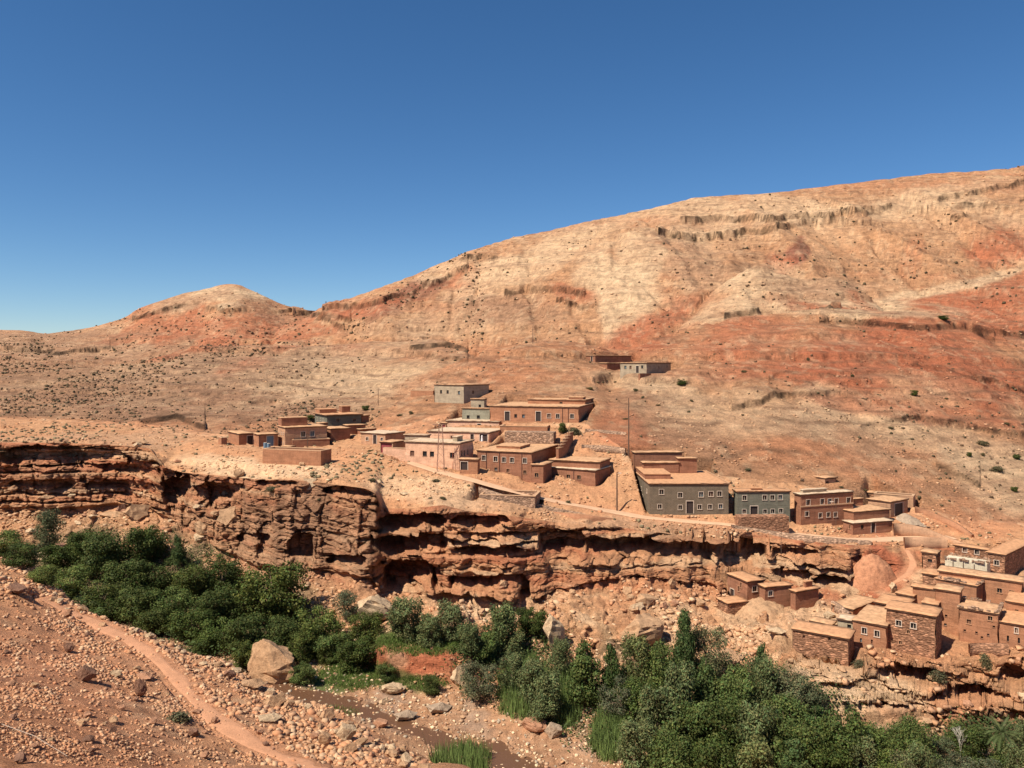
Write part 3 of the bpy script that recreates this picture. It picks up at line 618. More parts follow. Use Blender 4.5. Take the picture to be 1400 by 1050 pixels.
def terrain_piece(name, r0, r1, mat):
    r1 = min(r1 + 1, NR)
    V = np.stack([XT[None, :] * YY[r0:r1], YY[r0:r1], ZZ[r0:r1] + EYE], -1).reshape(-1, 3); n = r1 - r0
    r, c = np.meshgrid(np.arange(n - 1), np.arange(NC - 1), indexing='ij'); i = (r * NC + c).ravel()
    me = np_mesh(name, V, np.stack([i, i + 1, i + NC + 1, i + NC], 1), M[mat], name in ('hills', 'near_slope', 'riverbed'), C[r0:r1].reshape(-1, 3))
    return tag(link(name, me), kind='structure')
def build_terrain():
    terrain_piece('near_slope', 0, T['DE'][0] + 8, 'near'); terrain_piece('riverbed', T['DE'][0] + 8, T['HM'][0], 'bed')
    terrain_piece('scree_slope', T['HM'][0], T['IJ'][0], 'talus'); terrain_piece('cliff', T['IJ'][0], T['JK'][0], 'cliff')
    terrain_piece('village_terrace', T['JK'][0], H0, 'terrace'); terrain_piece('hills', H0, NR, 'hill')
    # the land goes on beyond the ridges and behind the viewer
    a = np.array([(-9000, -3000), (9000, -3000), (9000, 12000), (-9000, 12000)], float)
    me = np_mesh('plain', np.c_[a, [EYE - 62] * 4], [[0, 1, 2, 3]], M['hill'], False, np.array([SAND] * 4)); tag(link('plain', me), kind='structure')
    g = np.meshgrid(np.linspace(-60, 60, 90), np.linspace(-45, 5.2, 50)); gx, gy = g[0].ravel(), g[1].ravel()
    gz = EYE - 3.2 + .38 * (5 - gy) * .55 + .5 * fb2(gx / 6, gy / 6, 4, 77) - .3
    i = (np.arange(49)[:, None] * 90 + np.arange(89)[None, :]).ravel()
    me = np_mesh('hillside_behind', np.c_[gx, gy, gz], np.stack([i, i + 1, i + 91, i + 90], 1), M['near'], True, np.tile(SAND * .9, (len(gx), 1))); tag(link('hillside_behind', me), kind='structure')
# ------------------------------------------------------------ building materials
def wall_mat(name, col, kind='mud', dark=None):
    m, nt, p = nodes(name)
    tc = add(nt, 'ShaderNodeTexCoord'); obj = tc.outputs['Object']
    sep = add(nt, 'ShaderNodeSeparateXYZ'); nt.links.new(obj, sep.inputs[0])
    su = add(nt, 'ShaderNodeMath', operation='ADD'); nt.links.new(sep.outputs[0], su.inputs[0]); nt.links.new(sep.outputs[1], su.inputs[1])
    cmb = add(nt, 'ShaderNodeCombineXYZ'); nt.links.new(su.outputs[0], cmb.inputs[0]); nt.links.new(sep.outputs[2], cmb.inputs[1])
    a = noise_n(nt, obj, .8, 6, .7); b = noise_n(nt, obj, 6, 5, .7)
    rgb = add(nt, 'ShaderNodeRGB'); rgb.outputs[0].default_value = (*col, 1)
    c = mulc(nt, rgb.outputs[0], ramp(nt, a, [(.3, .74), (.5, 1), (.7, 1.15)]), 1); c = mulc(nt, c, ramp(nt, b, [(.3, .82), (.5, 1), (.7, 1.12)]), 1)
    st = noise_n(nt, obj, 1, 4, .6, (3.5, 3.5, .25)); c = mulc(nt, c, ramp(nt, st, [(.3, .8), (.5, 1)]), .7)
    if kind == 'stone':
        vo = add(nt, 'ShaderNodeTexVoronoi'); vo.feature = 'F1'; vo.inputs['Scale'].default_value = 3.0; vo.inputs['Randomness'].default_value = .9
        mp = add(nt, 'ShaderNodeMapping'); mp.inputs['Scale'].default_value = (.75, .75, 1.6); nt.links.new(obj, mp.inputs[0]); nt.links.new(mp.outputs[0], vo.inputs['Vector'])
        hs = add(nt, 'ShaderNodeSeparateColor'); nt.links.new(vo.outputs['Color'], hs.inputs[0])
        c = mulc(nt, c, ramp(nt, hs.outputs[0], [(0, .6), (.5, .95), (.8, 1.15), (1, 1.5)]), 1)
        c = mulc(nt, c, ramp(nt, vo.outputs['Distance'], [(.35, 1), (.6, .5)]), .8)
        inv = add(nt, 'ShaderNodeMath', operation='SUBTRACT'); inv.inputs[0].default_value = 1; nt.links.new(vo.outputs['Distance'], inv.inputs[1])
        nrm = bump(nt, inv.outputs[0], .12)
    elif kind == 'block':
        br = add(nt, 'ShaderNodeTexBrick'); br.inputs['Scale'].default_value = 1; br.inputs['Mortar Size'].default_value = .02; br.inputs['Brick Width'].default_value = .5; br.inputs['Row Height'].default_value = .25
        br.inputs['Color1'].default_value = (1, 1, 1, 1); br.inputs['Color2'].default_value = (.8, .8, .8, 1); br.inputs['Mortar'].default_value = (.55, .55, .55, 1)
        nt.links.new(cmb.outputs[0], br.inputs['Vector']); c = mulc(nt, c, br.outputs[0], .8); nrm = bump(nt, br.outputs[0], .02)
    else:
        wv = noise_n(nt, obj, 1, 3, .5, (.3, .3, 2.4)); c = mulc(nt, c, ramp(nt, wv, [(.35, .88), (.6, 1.05)]), 1)
        nrm = bump(nt, wv, .05)
    nrm = bump(nt, b, .05, 1, nrm)
    nt.links.new(c, p.inputs['Base Color']); nt.links.new(nrm, p.inputs['Normal']); return m
def plain_mat(name, col, rough=.8, spec=.2, var=.15, sc=5):
    m, nt, p = nodes(name); p.inputs['Roughness'].default_value = rough; p.inputs['Specular IOR Level'].default_value = spec
    tc = add(nt, 'ShaderNodeTexCoord'); a = noise_n(nt, tc.outputs['Object'], sc, 5, .6)
    rgb = add(nt, 'ShaderNodeRGB'); rgb.outputs[0].default_value = (*col, 1)
    nt.links.new(mulc(nt, rgb.outputs[0], ramp(nt, a, [(.3, 1 - var), (.7, 1 + var)]), 1), p.inputs['Base Color']); return m
W = dict(pink=wall_mat('pink_render', (.66, .385, .245)), grey=wall_mat('grey_render', (.20, .152, .105), 'block'), slate=wall_mat('slate_render', (.165, .152, .112)), lgrey=wall_mat('pale_grey_render', (.37, .285, .195)),
         brown=wall_mat('brown_mud', (.30, .135, .078), 'mud'), orange=wall_mat('orange_mud', (.39, .18, .098)), stone=wall_mat('field_stone', (.39, .195, .112), 'stone'), adobe=wall_mat('adobe', (.365, .17, .092)),
         cream=wall_mat('cream_plaster', (.40, .31, .205)), white=wall_mat('white_plaster', (.58, .49, .35)), buff=wall_mat('buff_render', (.45, .25, .145)), maroon=wall_mat('maroon_paint', (.26, .06, .06)), green=wall_mat('grey_green_render', (.27, .25, .185)), dry=wall_mat('dry_stone', (.44, .27, .175), 'stone'))
MR = plain_mat('earth_roof', (.50, .285, .155), .95, .1, .3, 1.6); MRP = plain_mat('pale_roof', (.54, .39, .26), .95, .1, .25, 1.6); MRO = plain_mat('orange_roof', (.50, .26, .135), .95, .1, .25, 1.6)
MCO = plain_mat('coping', (.48, .29, .17), .9, .1, .15); MRE = plain_mat('reed_layer', (.10, .055, .035), .95, .1, .3)
MGL = plain_mat('window_glass', (.02, .022, .024), .15, .5, .2); MFR = plain_mat('white_frame', (.56, .44, .34), .8); MFB = plain_mat('brown_frame', (.14, .07, .045), .8); MDO = plain_mat('dark_door', (.05, .035, .03), .6)
MSH = plain_mat('blue_shutter', (.10, .13, .14), .7); MDB = plain_mat('blue_metal', (.12, .19, .25), .5, .4); MPI = plain_mat('dark_pipe_or_groove', (.10, .05, .04), .7)
MIR = plain_mat('iron_lattice', (.30, .16, .11), .6, .4); MWD = plain_mat('weathered_wood', (.13, .075, .05), .9)

def bm_obj(name, bm, mat, parent=None):
    me = bpy.data.meshes.new(name); bm.to_mesh(me); bm.free()
    for mm in (mat if isinstance(mat, (list, tuple)) else [mat]): me.materials.append(mm)
    return link(name, me, parent)
def bx(bm, x0, x1, y0, y1, z0, z1, mi=0):
    v = [bm.verts.new(p) for p in ((x0, y0, z0), (x1, y0, z0), (x1, y1, z0), (x0, y1, z0), (x0, y0, z1), (x1, y0, z1), (x1, y1, z1), (x0, y1, z1))]
    for f in ((0, 3, 2, 1), (4, 5, 6, 7), (0, 1, 5, 4), (1, 2, 6, 5), (2, 3, 7, 6), (3, 0, 4, 7)): bm.faces.new([v[i] for i in f]).material_index = mi
def box_obj(name, dims, mat, parent=None):
    bm = bmesh.new()
    for d in (dims if isinstance(dims[0], (list, tuple)) else [dims]): bx(bm, *d)
    return bm_obj(name, bm, mat, parent)
def tube(bm, a, b, r0, r1=None, n=6):
    a = Vector(a); b = Vector(b); r1 = r0 if r1 is None else r1; d = (b - a).normalized()
    u = d.cross(Vector((0, 0, 1)) if abs(d.z) < .9 else Vector((1, 0, 0))).normalized(); w = d.cross(u)
    A = [bm.verts.new(a + (u * math.cos(t) + w * math.sin(t)) * r0) for t in [2 * math.pi * i / n for i in range(n)]]
    B = [bm.verts.new(b + (u * math.cos(t) + w * math.sin(t)) * r1) for t in [2 * math.pi * i / n for i in range(n)]]
    for i in range(n): bm.faces.new((A[i], A[(i + 1) % n], B[(i + 1) % n], B[i]))
    bm.faces.new(A[::-1]); bm.faces.new(B)

def facade(bm, pt, nrm, s1, z0, z1, holes, ragged=None):
    """wall plane: pt(s, z, d) gives a local point at distance s along, height z, depth d inwards; with real openings"""
    xs = sorted({0, s1} | {v for h in holes for v in (h[0], h[1])}); zs = sorted({z0, z1} | {v for h in holes for v in (h[2], h[3])})
    V = {}
    def g(s, z, d=0):
        k = (round(s, 4), round(z, 4), d)
        if k not in V: V[k] = bm.verts.new(pt(s, z, d))
        return V[k]
    def q(*v):
        try: bm.faces.new(v)
        except ValueError: pass
    for a, b in zip(xs[:-1], xs[1:]):
        for c, d in zip(zs[:-1], zs[1:]):
            ms, mz = (a + b) / 2, (c + d) / 2
            if any(h[0] < ms < h[1] and h[2] < mz < h[3] for h in holes): continue
            q(g(a, c), g(b, c), g(b, d), g(a, d))
    for a, b, c, d in holes:
        D = .28
        q(g(a, c), g(a, d), g(a, d, D), g(a, c, D)); q(g(b, c), g(b, c, D), g(b, d, D), g(b, d)); q(g(a, c), g(a, c, D), g(b, c, D), g(b, c)); q(g(a, d), g(b, d), g(b, d, D), g(a, d, D))
FOOT = []       # footprints that cut the terrain
NWIN = [0]
def bld(name, label, xl, xc, xr, yt, yb, a, wall='adobe', cat='house', Y=None, W_=None, L_=None, win=(), roof='slab', rm=None, plinth=3.2, group=None, rooms=(), pipes=(), cut=True, ov=.2, band=None, stones=False, front=0):
    if Y is None: Pc = hit(xc, yb); Y = Pc[1]
    Cx = (xc - 700) / F * Y; zb = zrow(yb, Y); H = (yb - yt) / F * Y; ar = RD(a); ca, sa = math.cos(ar), math.sin(ar)
    if W_ is None: rx = (xr - 700) / F; W_ = (rx * Y - Cx) / (ca - rx * sa)
    if L_ is None: lx = (xl - 700) / F; L_ = (lx * Y - Cx) / (-sa - lx * ca)
    W_ = min(max(W_, .6), 45); L_ = min(max(L_, .6), 45)
    root = bpy.data.objects.new(name, None); COL.objects.link(root); root.location = (Cx, Y, zb + EYE); root.rotation_euler = (0, 0, ar); root.empty_display_size = .5
    tag(root, label, cat, group)
    holes = {'R': [], 'L': []}; spec = []
    for w in win:
        side, px, py, ww, hh, typ = w; r = (px - 700) / F
        if typ in 'wnb': ww *= .86; hh *= .88
        if side == 'R': s_ = (r * Y - Cx) / (ca - r * sa); d = Y + sa * s_; lim = W_
        else: s_ = (r * Y - Cx) / (-sa - r * ca); d = Y + ca * s_; lim = L_
        z = zrow(py, d) - zb
        if typ == 'd': z0, z1 = max(.0, z - hh / 2), max(.0, z - hh / 2) + hh
        else: z0, z1 = z - hh / 2, z + hh / 2
        z1 = min(z1, H - .35); z0 = min(z0, z1 - .25)
        s0, s1 = s_ - ww / 2, s_ + ww / 2
        if s0 < .12 or s1 > lim - .12 or any(s0 < h[1] + .02 and s1 > h[0] - .02 and z0 < h[3] and z1 > h[2] for h in holes[side]):
            s0 = max(s0, .15); s1 = min(s1, lim - .15)
            if s1 - s0 < .25 or any(s0 < h[1] + .02 and s1 > h[0] - .02 and z0 < h[3] and z1 > h[2] for h in holes[side]): continue
        holes[side].append((s0, s1, z0, z1)); spec.append((side, s0, s1, z0, z1, typ))
    bm = bmesh.new(); top = H - (.3 if roof == 'slab' else .0)
    PR = lambda s, z, d: (s, d, z); PL = lambda s, z, d: (d, s, z)
    facade(bm, PR, None, W_, -plinth, top, holes['R']); facade(bm, PL, None, L_, -plinth, top, holes['L'])
    def quad(*p): bm.faces.new([bm.verts.new(x) for x in p])
    quad((W_, 0, -plinth), (W_, L_, -plinth), (W_, L_, top), (W_, 0, top)); quad((W_, L_, -plinth), (0, L_, -plinth), (0, L_, top), (W_, L_, top))
    t = .4 if roof == 'open' else 0
    if t:   # open enclosure: inner faces and coping
        i = min(.35, W_ / 4, L_ / 4); lo = top - min(1.6, H * .8)
        o4 = [(0, 0), (W_, 0), (W_, L_), (0, L_)]; i4 = [(i, i), (W_ - i, i), (W_ - i, L_ - i), (i, L_ - i)]
        for k in range(4):
            a0, a1, b0, b1 = o4[k], o4[(k + 1) % 4], i4[k], i4[(k + 1) % 4]
            quad((*a0, top), (*a1, top), (*b1, top), (*b0, top)); quad((*b0, top), (*b1, top), (*b1, lo), (*b0, lo))
        quad(*[(*c, lo) for c in i4])
    else: quad((0, 0, top), (W_, 0, top), (W_, L_, top), (0, L_, top))
    bmesh.ops.remove_doubles(bm, verts=bm.verts, dist=.0005); bmesh.ops.recalc_face_normals(bm, faces=bm.faces)
    if wall not in ('grey', 'slate', 'white'):
        for v in bm.verts:
            q_ = v.co; k_ = .09
            if -.01 < q_.z: v.co = q_ + Vector((k_ * math.sin(q_.z * 1.7 + q_.y + Cx), k_ * math.sin(q_.x * 1.3 + q_.z * 2 + Cx), 0)) * (1 if (abs(q_.x) < .01 or abs(q_.x - W_) < .01) and (abs(q_.y) < .01 or abs(q_.y - L_) < .01) else 0)
    bm_obj('wall', bm, W[wall], root)
    rmat = {None: MR, 'p': MRP, 'o': MRO}[rm]
    if roof == 'slab':
        box_obj('roof_reeds', (-ov * .85, W_ + ov * .85, -ov * .85, L_ + ov * .85, H - .3, H - .13), MRE, root)
        r = link('roof', wavy_slab(W_, L_, ov, H - .13, .13), root); r.data.materials.append(rmat)
        cw = .2
        if wall in ('pink', 'grey', 'orange', 'slate', 'green', 'lgrey', 'cream'): box_obj('coping', [(-ov, W_ + ov, -ov, -ov + cw, H + .004, H + .07), (-ov, W_ + ov, L_ + ov - cw, L_ + ov, H + .004, H + .07), (-ov, -ov + cw, -ov + cw, L_ + ov - cw, H + .004, H + .07), (W_ + ov - cw, W_ + ov, -ov + cw, L_ + ov - cw, H + .004, H + .07)], MCO, root)
    elif roof == 'open':
        cw = .42; e = .06
        box_obj('coping', [(-e, W_ + e, -e, cw, H + .004, H + .13), (-e, W_ + e, L_ - cw, L_ + e, H + .004, H + .13), (-e, cw, cw, L_ - cw, H + .004, H + .13), (W_ - cw, W_ + e, cw, L_ - cw, H + .004, H + .13)], MCO, root)
    for rr_ in rooms:     # raised blocks on the roof: fractions of the plan, height, wall
        fx0, fx1, fy0, fy1, h, wm = rr_
        rb = box_obj('roof_room', (W_ * fx0, W_ * fx1, L_ * fy0, L_ * fy1, H + .005, H + h), W[wm], root)
        box_obj('roof_room_cap', (W_ * fx0 - .12, W_ * fx1 + .12, L_ * fy0 - .12, L_ * fy1 + .12, H + h + .004, H + h + .14), rmat, rb)
    for side, s0, s1, z0, z1, typ in spec:
        P = PR if side == 'R' else PL
        def B(dims, bm):      # dims in (s, depth, z)
            a0, a1, d0, d1, c0, c1 = dims
            if side == 'R': bx(bm, a0, a1, d0, d1, c0, c1)
            else: bx(bm, d0, d1, a0, a1, c0, c1)
        bm = bmesh.new(); fw = .09 if typ in 'w' else .06
        if typ in ('w', 'n', 'b'):
            if typ != 'b':
                B((s0 - fw, s1 + fw, -.035, .1, z1 + .003, z1 + fw), bm); B((s0 - fw, s0 - .003, -.035, .1, z0, z1), bm); B((s1 + .003, s1 + fw, -.035, .1, z0, z1), bm); B((s0 - fw - .04, s1 + fw + .04, -.1, .1, z0 - fw, z0 - .003), bm)
                B(((s0 + s1) / 2 - .03, (s0 + s1) / 2 + .03, .12, .16, z0, z1), bm)
            else: B((s0 - .03, s1 + .03, -.04, .1, z0 - .08, z0 - .003), bm)
            wo_ = bm_obj('window', bm, MFR if typ == 'w' else (W['buff'] if typ == 'n' else MFB), root)
            bm = bmesh.new(); B((s0 + .004, s1 - .004, .2, .24, z0 + .004, z1 - .004), bm); NWIN[0] += 1; bm_obj('pane', bm, [MGL, MGL, MGL, MFB, MGL, MSH, MGL][NWIN[0] * 5 % 7], wo_)
        else:
            B((s0 + .005, s1 - .005, .17, .24, z0 + .005, z1 - .005), bm)
            dm = {'d': MDO, 'D': MDO, 'B': MDB, 'r': W['maroon']}[typ]
            do = bm_obj('door', bm, dm, root)
            bm = bmesh.new(); B((s0 - .12, s1 + .12, -.03, .1, z1 + .003, z1 + .14), bm); B((s0 - .12, s0 - .003, -.03, .1, z0, z1), bm); B((s1 + .003, s1 + .12, -.03, .1, z0, z1), bm)
            bm_obj('door_frame', bm, MFR if typ != 'r' else MCO, do)
    for side, px in pipes:
        r = (px - 700) / F
        s_ = (r * Y - Cx) / (ca - r * sa) if side == 'R' else (r * Y - Cx) / (-sa - r * ca)
        bm = bmesh.new(); p0, p1 = ((s_, -.07, -.3), (s_, -.07, H - .35)) if side == 'R' else ((-.07, s_, -.3), (-.07, s_, H - .35)); tube(bm, p0, p1, .06); bm_obj('pipe_or_groove', bm, MPI, root)
    if band:
        box_obj('cornice', (-.08, W_ + .05, -.12, -.005, band - .12, band + .12), MCO, root)
    if stones:
        rs_ = random.Random(int(xc * 7)); bm = bmesh.new()
        per = [(x_, 0) for x_ in np.arange(.2, W_, .45)] + [(0, y_) for y_ in np.arange(.2, L_, .45)] + [(W_, y_) for y_ in np.arange(.2, L_, .5)]
        for (x_, y_) in per:
            if rs_.random() < .8:
                w_ = rs_.uniform(.15, .32); h_ = rs_.uniform(.1, .42); bx(bm, x_ - w_, x_ + w_, y_ - w_ * .9, y_ + w_ * .9, H - .02, H + h_)
        for v in bm.verts: v.co += Vector((rs_.uniform(-.07, .07), rs_.uniform(-.07, .07), rs_.uniform(-.05, .05)))
        tag(bm_obj('coping_stones', bm, W['dry'], root), kind='stuff')
    if cut: FOOT.append((Cx, Y, zb, ca, sa, W_, L_))
    if front: FOOT.append((Cx + front * sa, Y - front * ca, zb, ca, sa, W_ + 1.5, front))
    root['dims'] = (W_, L_, H); return root
def wavy_slab(Wd, Ld, ov, z, t):
    nx = max(3, int(Wd / .7)); ny = max(3, int(Ld / .7)); gx = np.linspace(-ov, Wd + ov, nx + 1); gy = np.linspace(-ov, Ld + ov, ny + 1)
    X, Yg = np.meshgrid(gx, gy); zz = z + t + .13 * n2(X * 1.1 + Wd, Yg * 1.1, 5) + .08 * n2(X * 3 + Wd, Yg * 3, 6); X = X + .16 * n2(X * 1.7 + Wd, Yg * 1.7, 7); Yg = Yg + .16 * n2(X * 1.7 + Wd, Yg * 1.7, 8)
    top = np.stack([X, Yg, zz], -1).reshape(-1, 3); n = len(top); V = np.vstack([top, np.stack([X, Yg, X * 0 + z], -1).reshape(-1, 3)])
    i = (np.arange(ny)[:, None] * (nx + 1) + np.arange(nx)[None, :]).ravel(); Fq = [np.stack([i, i + 1, i + nx + 2, i + nx + 1], 1), np.stack([i + n, i + nx + 1 + n, i + nx + 2 + n, i + 1 + n], 1)]
    b = [k for k in range(nx + 1)] + [nx + (nx + 1) * k for k in range(1, ny + 1)] + [(nx + 1) * ny + k for k in range(nx - 1, -1, -1)] + [(nx + 1) * k for k in range(ny - 1, -1, -1)]
    b = np.array(b); Fq.append(np.stack([b[:-1], b[:-1] + n, b[1:] + n, b[1:]], 1))
    return np_mesh('roof', V, np.vstack(Fq))
def cut_terrain():
    """level the ground under and just behind each building so that no earth stands inside it"""
    sub = slice(T['MN'][0], NR); Xs = XT[None, :] * YY[sub]; Yq = YY[sub]; Z = ZZ[sub]
    for Cx, Cy, zb, ca, sa, w_, l_ in FOOT:
        R_ = w_ + l_ + 4; m = (np.abs(Xs - Cx) < R_) & (np.abs(Yq - Cy) < R_); ii = np.nonzero(m)
        dx = Xs[ii] - Cx; dy = Yq[ii] - Cy; u_ = dx * ca + dy * sa; v_ = -dx * sa + dy * ca
        d = np.maximum(np.maximum(-u_, u_ - w_), np.maximum(-v_, v_ - l_))
        side = np.where((v_ > l_) , 2.5, 1.2)
        wgt = 1 - ss(.25, 1.0, d / side)
        tgt = zb - .15
        Z[ii] = np.where(Z[ii] > tgt, Z[ii] * (1 - wgt) + tgt * wgt, Z[ii])
    ZZ[sub] = Z

def wall_line(name, label, pts, h, thick, mat, cap=True):
    """a free-standing or retaining wall following photo points of its foot"""
    P = [hit(*p) for p in pts]; P = resample(P, 1.6); T_ = np.gradient(P[:, :2], axis=0); T_ /= np.linalg.norm(T_, axis=1)[:, None] + 1e-9; Nn = np.stack([-T_[:, 1], T_[:, 0]], 1) * thick / 2
    hh = np.interp(np.linspace(0, 1, len(P)), np.linspace(0, 1, len(h)), h)
    rings = []
    for i in range(len(P)):
        a = P[i, :2] - Nn[i]; b = P[i, :2] + Nn[i]; z0 = P[i, 2] + EYE - 1.2; z1 = P[i, 2] + EYE + hh[i]; rings.append([(*a, z0), (*b, z0), (*b, z1), (*a, z1)])
    V = np.array(rings).reshape(-1, 3); n = len(P); Fq = []
    for i in range(n - 1):
        for k in range(4): Fq.append((i * 4 + k, i * 4 + (k + 1) % 4, i * 4 + 4 + (k + 1) % 4, i * 4 + 4 + k))
    Fq += [(0, 1, 2, 3), ((n - 1) * 4 + 3, (n - 1) * 4 + 2, (n - 1) * 4 + 1, (n - 1) * 4)]
    me = np_mesh(name, V, Fq, mat); return tag(link(name, me), label, 'wall')

def mound(name, label, cat, px, pyb, wpx, hpx, deep, mat, seed, p=2.4, q=.6):
    P = hit(px, pyb); rx = wpx / 2 / F * P[1]; h = hpx / F * P[1]; n_ = 60; g = np.meshgrid(np.linspace(-1.05, 1.05, n_), np.linspace(-1.05, 1.05, n_)); gx, gy = g[0].ravel(), g[1].ravel()
    r = np.hypot(gx, gy) * (1 + .14 * fb2(gx * 1.6 + seed, gy * 1.6, 3, seed)); hz = h * 1.25 * np.clip(1 - r ** p, 0, 1) ** q - h * .25
    hz = np.where(r >= 1, -h * .25 - 1.0, hz) + .5 * fb2(gx * 4, gy * 4, 6, seed + 1, .6) * min(1, h / 3) + .25 * blocks2(gx * 5, gy * 5, seed)[0] * min(1, h / 3)
    i = (np.arange(n_ - 1)[:, None] * n_ + np.arange(n_ - 1)[None]).ravel()
    me = np_mesh(name, np.c_[gx * rx, gy * rx * deep, hz], np.stack([i, i + 1, i + n_ + 1, i + n_], 1), mat, True); return tag(link(name, me, None, (P[0], P[1] + rx * deep * .9, P[2] + EYE)), label, cat)
# ------------------------------------------------------------ the village, building by building
GW = 'mud houses at the left end of the village'
def ws(side, pts, w=.75, h=.8, t='w'): return [(side, x, y, w, h, t) for x, y in pts]
# left group
bld('ruined_hut', 'tiny roofless mud hut at the far left end of the village', 298, 303, 311, 599, 607, 35, 'adobe', roof='open')
bld('mud_house', 'small mud house with a dark doorway, leftmost house of the village', 312, 327, 347, 592.6, 608.5, 35, 'adobe', win=[('R', 342, 602, 1.3, 2.0, 'd')])
bld('mud_house', 'low mud house with a blue and white metal gate in its shaded front', 347, 354, 380, 593.6, 610, 32, 'adobe', win=[('R', 369.5, 604, 1.5, 2.6, 'B')], pipes=[('R', 355)])
bld('tall_house', 'two-storey brown house with rows of small vents on its sunny end', 380, 390, 447, 584, 613, 30, 'buff', win=ws('L', [(382, 592.5), (385, 592.6), (387.5, 592.8), (382, 605), (385, 605.5), (387.5, 606)], .4, .45, 'w') + ws('R', [(414.5, 593.6), (427, 592.8)], 1.1, 1.3), rooms=[(.0, .62, .5, .95, 1.8, 'brown')])
bld('roof_store', 'square brown block against the right end of the two-storey house with vents', 433, 436, 447.5, 578, 596, 30, 'brown', cut=False)
bld('slate_house', 'long grey-green house with an orange roof at the back of the left group', 430.6, 447, 494, 567, 584, 30, 'slate', rm='o', ov=.5, win=ws('L', [(434, 573), (438.5, 573.6), (442, 574.2)], .5, .7) + ws('R', [(462, 574.5), (484.5, 574.3)], .9, .9, 'n'), rooms=[(.0, .5, .6, .95, 1.0, 'adobe'), (.7, .95, .7, .95, 1.6, 'brown')], cut=True)
bld('brown_annex', 'brown lean-to at the right end of the grey-green house', 492, 494.5, 504.6, 567.5, 577.5, 30, 'brown')
bld('mud_house', 'dark brown low house right of the two-storey vented house', 440, 452, 479, 585.7, 603, 32, 'brown')
bld('mud_house', 'dark brown low house in front of the grey-green one, right of its neighbour', 470, 475, 500, 581, 593, 32, 'brown')
bld('yard_wall', 'long low brown yard wall in front of the two-storey vented house', 392.5, 400, 451, 602, 612.5, 22, 'brown', cat='wall', roof='open')
bld('walled_yard', 'walled brown enclosure standing at the cliff edge below the left houses', 359, 438.6, 453, 617, 636, 72, 'adobe', cat='enclosure', roof='open')
bld('shed', 'low shed with a dark doorway inside the cliff-edge enclosure', 386, 397, 403, 610, 619, 70, 'brown', cat='shed', Y=172, win=[('L', 392, 615, 1.2, 1.2, 'D')])
bld('low_store', 'flat low store between the left houses and the lone pale house', 489, 493, 513.6, 586.5, 593, 40, 'brown', cat='store')
bld('pale_house', 'pale mud house with two small windows either side of its door', 494, 527, 553, 592.5, 608, 58, 'buff', rm='p', win=[('L', 512.5, 602.5, 1.0, 2.0, 'd')] + ws('L', [(502, 600), (522, 600.6)], .8, .8))
# pink houses
bld('gate_shed', 'small shed with a maroon gate left of the big pink house', 519.6, 537, 554, 604, 621, 62, 'buff', cat='shed', win=[('L', 528, 612, 3.0, 2.2, 'r')])
bld('grey_store', 'grey rubble-walled store behind the maroon gate shed', 553, 584, 588, 594.5, 608, 74, 'lgrey', Y=174, cat='store', rm='p')
bld('pink_house', 'large pink house with a row of small green-shuttered windows, nearest the lattice pylon', 554, 628, 647, 605.5, 640, 70, 'pink', rm='p', win=ws('L', [(563.5, 619.6), (580.7, 620.3), (590.5, 620.8), (618, 622.5)], 1.1, 1.15, 'b') + ws('R', [(631.5, 619.5), (635, 619), (639.5, 618)], .8, 1.2, 'b'), rooms=[(.3, .7, .12, .2, .9, 'cream')])
bld('pink_yard', 'low pink garden wall running left from the big pink house', 524, 554, 556, 613.5, 626, 74, 'pink', cat='wall', roof='open', Y=162)
bld('pink_house', 'pink house with a columned porch at its right corner', 585, 668.6, 690, 591, 606, 72, 'pink', rm='p', Y=176, L_=None, win=ws('L', [(618, 598), (629, 598)], .8, .9, 'b') + [('L', 645.5, 599.5, .8, 1.9, 'd'), ('L', 661, 598.6, 1.8, 1.6, 'D')])
bld('pink_house', 'uppermost pink house, with a dark door in its long front', 610.7, 682.5, 700.7, 576, 591, 72, 'pink', rm='p', Y=190, win=[('L', 655, 585.5, .9, 1.9, 'd')])
bld('red_gate_shed', 'small shed with a dark red gate left of the uppermost pink house', 603, 610, 612, 577.5, 590, 70, 'buff', cat='shed', Y=190, win=[('L', 606.5, 584, 1.0, 2.0, 'r')])
bld('grey_house', 'small grey-green house with two windows adjoining the long orange house', 632, 669.6, 671, 558, 574, 74, 'green', L_=None, Y=196, win=ws('L', [(640, 570), (654, 570)], .9, .9, 'b'))
bld('grey_house', 'small grey block rising behind the grey-green house', 644, 662, 665, 545, 558, 70, 'lgrey', Y=202, win=ws('L', [(656, 555)], .8, .8, 'b'), cut=False)
bld('long_house', 'long orange-brown house with white-framed door and windows above the pink houses', 670, 791, 810.7, 556, 577, 74, 'orange', win=[('L', 693.5, 569.5, 1.2, 2.2, 'd')] + ws('L', [(705, 568.5), (715.5, 568.8)], .8, .9, 'b') + [('L', 736, 571, 1.2, 2.3, 'd')] + ws('L', [(750.5, 568.5), (762.5, 568.8), (782, 569)], 1.0, 1.1), pipes=[('L', 769), ('L', 777)])
bld('rear_block', 'upper orange block behind the roof of the long orange-brown house', 722, 800, 811, 546.5, 560, 74, 'orange', Y=197, cut=False, win=ws('L', [(767, 552)], .9, 1.0, 'b'), rooms=[(.1, .4, .05, .3, .5, 'brown')])
bld('grey_house', 'grey two-part house standing alone on the spur above the pink houses', 594, 634, 668, 526, 551, 52, 'lgrey', win=ws('L', [(603, 535.5), (612, 535.7), (627.5, 536.8)], .9, 1.0, 'b') + ws('R', [(647, 536)], .9, .9, 'b'))
bld('low_wall', 'low broken terrace wall left of the lone grey house on the spur', 561, 592, 594, 534.5, 540, 60, 'adobe', cat='wall', roof='open', cut=False, L_=None)
